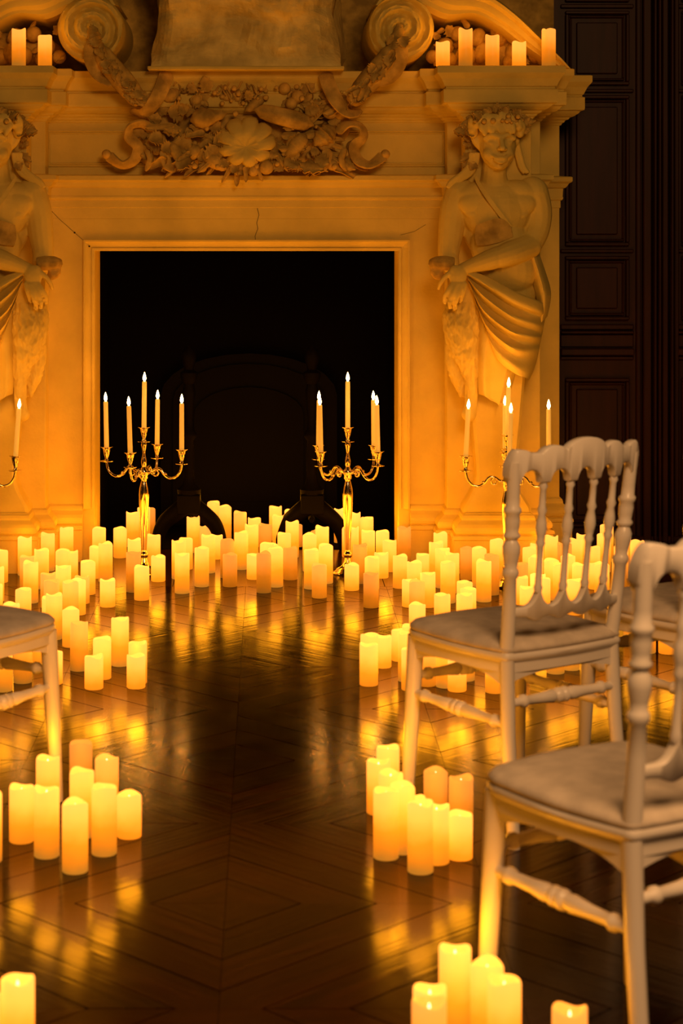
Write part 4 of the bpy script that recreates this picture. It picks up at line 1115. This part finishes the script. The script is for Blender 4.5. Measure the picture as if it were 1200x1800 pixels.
# ------------------------------------------------------------------ white turned chairs
def make_chair():
    root = empty('banquet_chair')
    ZS = .440
    fl = {s: Vector((s * .182, .185, 0)) for s in (-1, 1)}; bl = {s: Vector((s * .158, -.175, 0)) for s in (-1, 1)}
    tilt = .12
    def back_pt(x, z):
        k = min(1, max(0, (z - .44) / .1))
        return Vector((x, -.175 - max(0, z - .44) * tilt + k * (x * x - .175 ** 2) * 1.0, z))
    # seat frame: rounded trapezoid
    def seat_outline(g=0.0):
        pts = []
        cor = [(.200 + g, .196 + g, .09), (-.200 - g, .196 + g, .09), (-.184 - g, -.196 - g, .02), (.184 + g, -.196 - g, .02)]
        C = [Vector((c[0], c[1])) for c in cor]
        for i in range(4):
            p, a, b_ = C[i], C[i - 1], C[(i + 1) % 4]; r = cor[i][2]
            u = (a - p).normalized() * r; w_ = (b_ - p).normalized() * r
            for k in range(7):
                t = k / 6; q = (p + u) * (1 - t) ** 2 + p * 2 * t * (1 - t) + (p + w_) * t * t; pts.append(q)
            # bowed edge
            nxt = C[(i + 1) % 4]; e = (p + w_); l = nxt + (p - nxt).normalized() * cor[(i + 1) % 4][2]
            d = (nxt - p).normalized(); nrm = Vector((d.y, -d.x)) * -1
            mid = (C[0] + C[1] + C[2] + C[3]) / 4
            if nrm.dot((e + l) / 2 - mid) < 0: nrm = -nrm
            for k in range(1, 8):
                t = k / 8; pts.append(e.lerp(l, t) + nrm * (.012 * math.sin(PI * t)))
        return pts
    O = seat_outline(); n = len(O); cm = sum(O, Vector((0, 0))) / n
    def rings(spec):
        v = []; f = []
        for inset, z in spec:
            for p in O:
                d = (p - cm); q = cm + d * (1 - inset / d.length); v.append((q.x, q.y, z))
        for k in range(len(spec) - 1):
            for i in range(n):
                j = (i + 1) % n; f.append((k * n + i, k * n + j, (k + 1) * n + j, (k + 1) * n + i))
        f.append(tuple(reversed(range(n)))); f.append(tuple(range((len(spec) - 1) * n, len(spec) * n)))
        return v, f
    m = MB(); m.add(*rings([(.012, ZS - .045), (.012, ZS - .022), (.002, ZS - .014), (0, ZS - .006), (.003, ZS), (.03, ZS + .002)])); m.build('seat_frame', LACQUER, root, smooth=True, auto=.7)
    m = MB(); m.add(*rings([(.006, ZS + .001), (.002, ZS + .006), (.003, ZS + .012), (.012, ZS + .020), (.04, ZS + .026), (.09, ZS + .030), (.15, ZS + .031)])); m.build('cushion', VELVET, root, smooth=True, auto=1.3)
    # arched aprons under the seat
    def apron(p, q, deep):
        p = Vector(p); q = Vector(q); d = (q - p); nrm = Vector((d.y, -d.x, 0)).normalized() * .009; v = []; f = []; N = 14
        for i in range(N + 1):
            t = i / N; b_ = p.lerp(q, t); zl = ZS - .05 - deep * (abs(2 * t - 1) ** 3)
            for sg, z in ((1, ZS - .02), (-1, ZS - .02), (-1, zl), (1, zl)): v.append((b_.x + nrm.x * sg, b_.y + nrm.y * sg, z))
        for i in range(N):
            for k in range(4):
                j = (k + 1) % 4; f.append((i * 4 + k, i * 4 + j, i * 4 + 4 + j, i * 4 + 4 + k))
        f.append((0, 1, 2, 3)); f.append((N * 4, N * 4 + 3, N * 4 + 2, N * 4 + 1))
        MB().add(v, f).build('apron', LACQUER, root)
    apron((-.164, .160, 0), (.164, .160, 0), .02); apron((-.168, -.178, 0), (.168, -.178, 0), .02)
    for s in (-1, 1): apron((s * .168, .155, 0), (s * .168, -.17, 0), .024)
    # front legs
    for s in (-1, 1):
        m = MB(); m.turned((s * .180, .176, 0), (s * .166, .158, ZS - .015), [(0, .0135), (.02, .0145), (.6, .0190), (.92, .0205), (1, .0205)], 14)
        m.build('leg', LACQUER, root, smooth=True, auto=.7)
    # rear legs that run up into turned back posts
    def P(z): return z
    post = [(0, .0140), (.02, .0150), (.25, .0165), (.44, .0175), (.56, .0155), (.614, .0140), (.620, .0180), (.628, .0195), (.636, .0180), (.640, .0145), (.655, .0165), (.675, .0200), (.690, .0205), (.702, .0150), (.706, .0130), (.712, .0190), (.718, .0195), (.724, .0150), (.735, .0165), (.752, .0180), (.765, .0165), (.770, .0205), (.778, .0205), (.783, .0160), (.805, .0155), (.84, .0155), (.885, .015)]
    for s in (-1, 1):
        v = []; f = []; N = 16
        for z, r in post:
            c = back_pt(s * (.164 + .020 * max(0, (z - .44) / .42)), z)
            if z < .44: c = Vector((s * (.164 + .008 * (1 - z / .44)), -.175 - .035 * (1 - z / .44) ** 1.5, z))
            for i in range(N):
                t = 2 * PI * i / N; v.append((c.x + r * math.cos(t), c.y + r * math.sin(t), z))
        for k in range(len(post) - 1):
            for i in range(N):
                j = (i + 1) % N; f.append((k * N + i, k * N + j, (k + 1) * N + j, (k + 1) * N + i))
        f.append(tuple(reversed(range(N)))); f.append(tuple(range((len(post) - 1) * N, len(post) * N)))
        MB().add(v, f).build('back_post', LACQUER, root, smooth=True, auto=.9)
    xs = [-.111, -.037, .037, .111]; xl = [-.102, -.034, .034, .102]
    sp = [(0, .0085), (.04, .0105), (.07, .0080), (.30, .0068), (.40, .0080), (.43, .0115), (.46, .0085), (.50, .0105), (.56, .0135), (.62, .0115), (.68, .0080), (.72, .0115), (.76, .0080), (.90, .0072), (.93, .0108), (.96, .0080), (1, .009)]
    for x, x2 in zip(xs, xl):
        m = MB(); m.turned(back_pt(x2, .580), back_pt(x, .846), sp, 12); m.build('spindle', LACQUER, root, smooth=True, auto=.9)
    # scalloped rails of the back, cut from a board that leans with the posts
    def board(name, top, bot, xs_, th=.013, rnd=.004):
        v = []; f = []; N = len(xs_)
        for x in xs_:
            zt, zb = top(x), bot(x)
            for off, zz in ((th, zt - rnd), (th - rnd, zt), (-th + rnd, zt), (-th, zt - rnd), (-th, zb + rnd), (-th + rnd, zb), (th - rnd, zb), (th, zb + rnd)):
                p = back_pt(x, zz); v.append((p.x, p.y + off, zz))
        for i in range(N - 1):
            for k in range(8):
                j = (k + 1) % 8; f.append((i * 8 + k, i * 8 + j, i * 8 + 8 + j, i * 8 + 8 + k))
        f.append(tuple(range(8))); f.append(tuple(range((N - 1) * 8, N * 8)))
        MB().add(v, f).build(name, LACQUER, root, smooth=True, auto=.9)
    def bump(x, c, w_, h): u = (x - c) / w_; return h * math.sqrt(max(0, 1 - u * u)) if abs(u) < 1 else 0
    def top(x):
        a = abs(x)
        z = max(.904, .906 + bump(a, 0, .062, .030), .898 + bump(a, .092, .036, .024), .902 + bump(a, .184, .034, .013))
        if a > .185: z -= (a - .185) ** 2 * 120
        return z
    cols_ = [-.183] + xs + [.183]
    def bot(x):
        z = .836
        for c, d in zip(cols_[:-1], cols_[1:]):
            mid = (c + d) / 2; hw = (d - c) / 2 - .0105
            if abs(x - mid) < hw: z = .836 + .030 * math.sqrt(1 - ((x - mid) / hw) ** 2)
        if abs(x) > .194: z += (abs(x) - .194) * 2
        return z
    X = [-.201 + .402 * i / 206 for i in range(207)]
    board('top_rail', top, bot, X)
    def ltop(x):
        z = .546
        d = min(abs(x - c) for c in xl)
        z += .042 * math.exp(-(d / .0125) ** 1.2)
        return z
    def lbot(x):
        d = min(abs(x - c) for c in xl); return .524 - .012 * math.exp(-(d / .02) ** 2)
    board('lower_rail', ltop, lbot, [-.166 + .332 * i / 110 for i in range(111)], .010, .003)
    # bamboo-turned stretchers
    st = [(0, .0100), (.10, .0100), (.12, .0155), (.15, .0155), (.17, .0110), (.30, .0125), (.40, .0165), (.425, .0120), (.445, .0180), (.475, .0180), (.485, .0130), (.50, .0185), (.53, .0185), (.545, .0120), (.58, .0165), (.70, .0125), (.83, .0110), (.85, .0155), (.88, .0155), (.90, .0100), (1, .0100)]
    def stretcher(p, q): MB().turned(p, q, st, 12).build('stretcher', LACQUER, root, smooth=True, auto=.9)
    for s in (-1, 1): stretcher((s * .171, .165, .285), (s * .167, -.186, .275))
    stretcher((-.170, .163, .325), (.170, .163, .325)); stretcher((-.166, -.183, .325), (.166, -.183, .325))
    return root
ch0 = make_chair()
FACE = math.radians(34)
def chair(bx, by, rot, label, first=False, corner='bl'):
    o = ch0 if first else copy_tree(ch0)
    loc = {'bl': Vector((-.164, -.175, 0)), 'fr': Vector((.185, .182, 0))}[corner]
    M = Matrix.Rotation(rot, 3, 'Z'); o.location = Vector((bx, by, .0004)) - M @ loc; o.rotation_euler = (0, 0, rot)
    tag(o, label, 'chair', 'white banquet chairs with velvet seats')
chair(.548, 4.52, FACE, 'white spindle-back chair with cream seat, its whole back standing before the panelling', True)
chair(.592, 3.20, FACE, 'white spindle-back chair standing closest to the group of candles at its front leg')
chair(1.030, 4.845, FACE, 'white chair behind the front two, mostly hidden by their backs')
chair(-.515, 4.86, -FACE, 'white chair on the far side of the aisle, showing one seat corner and a leg', corner='fr')
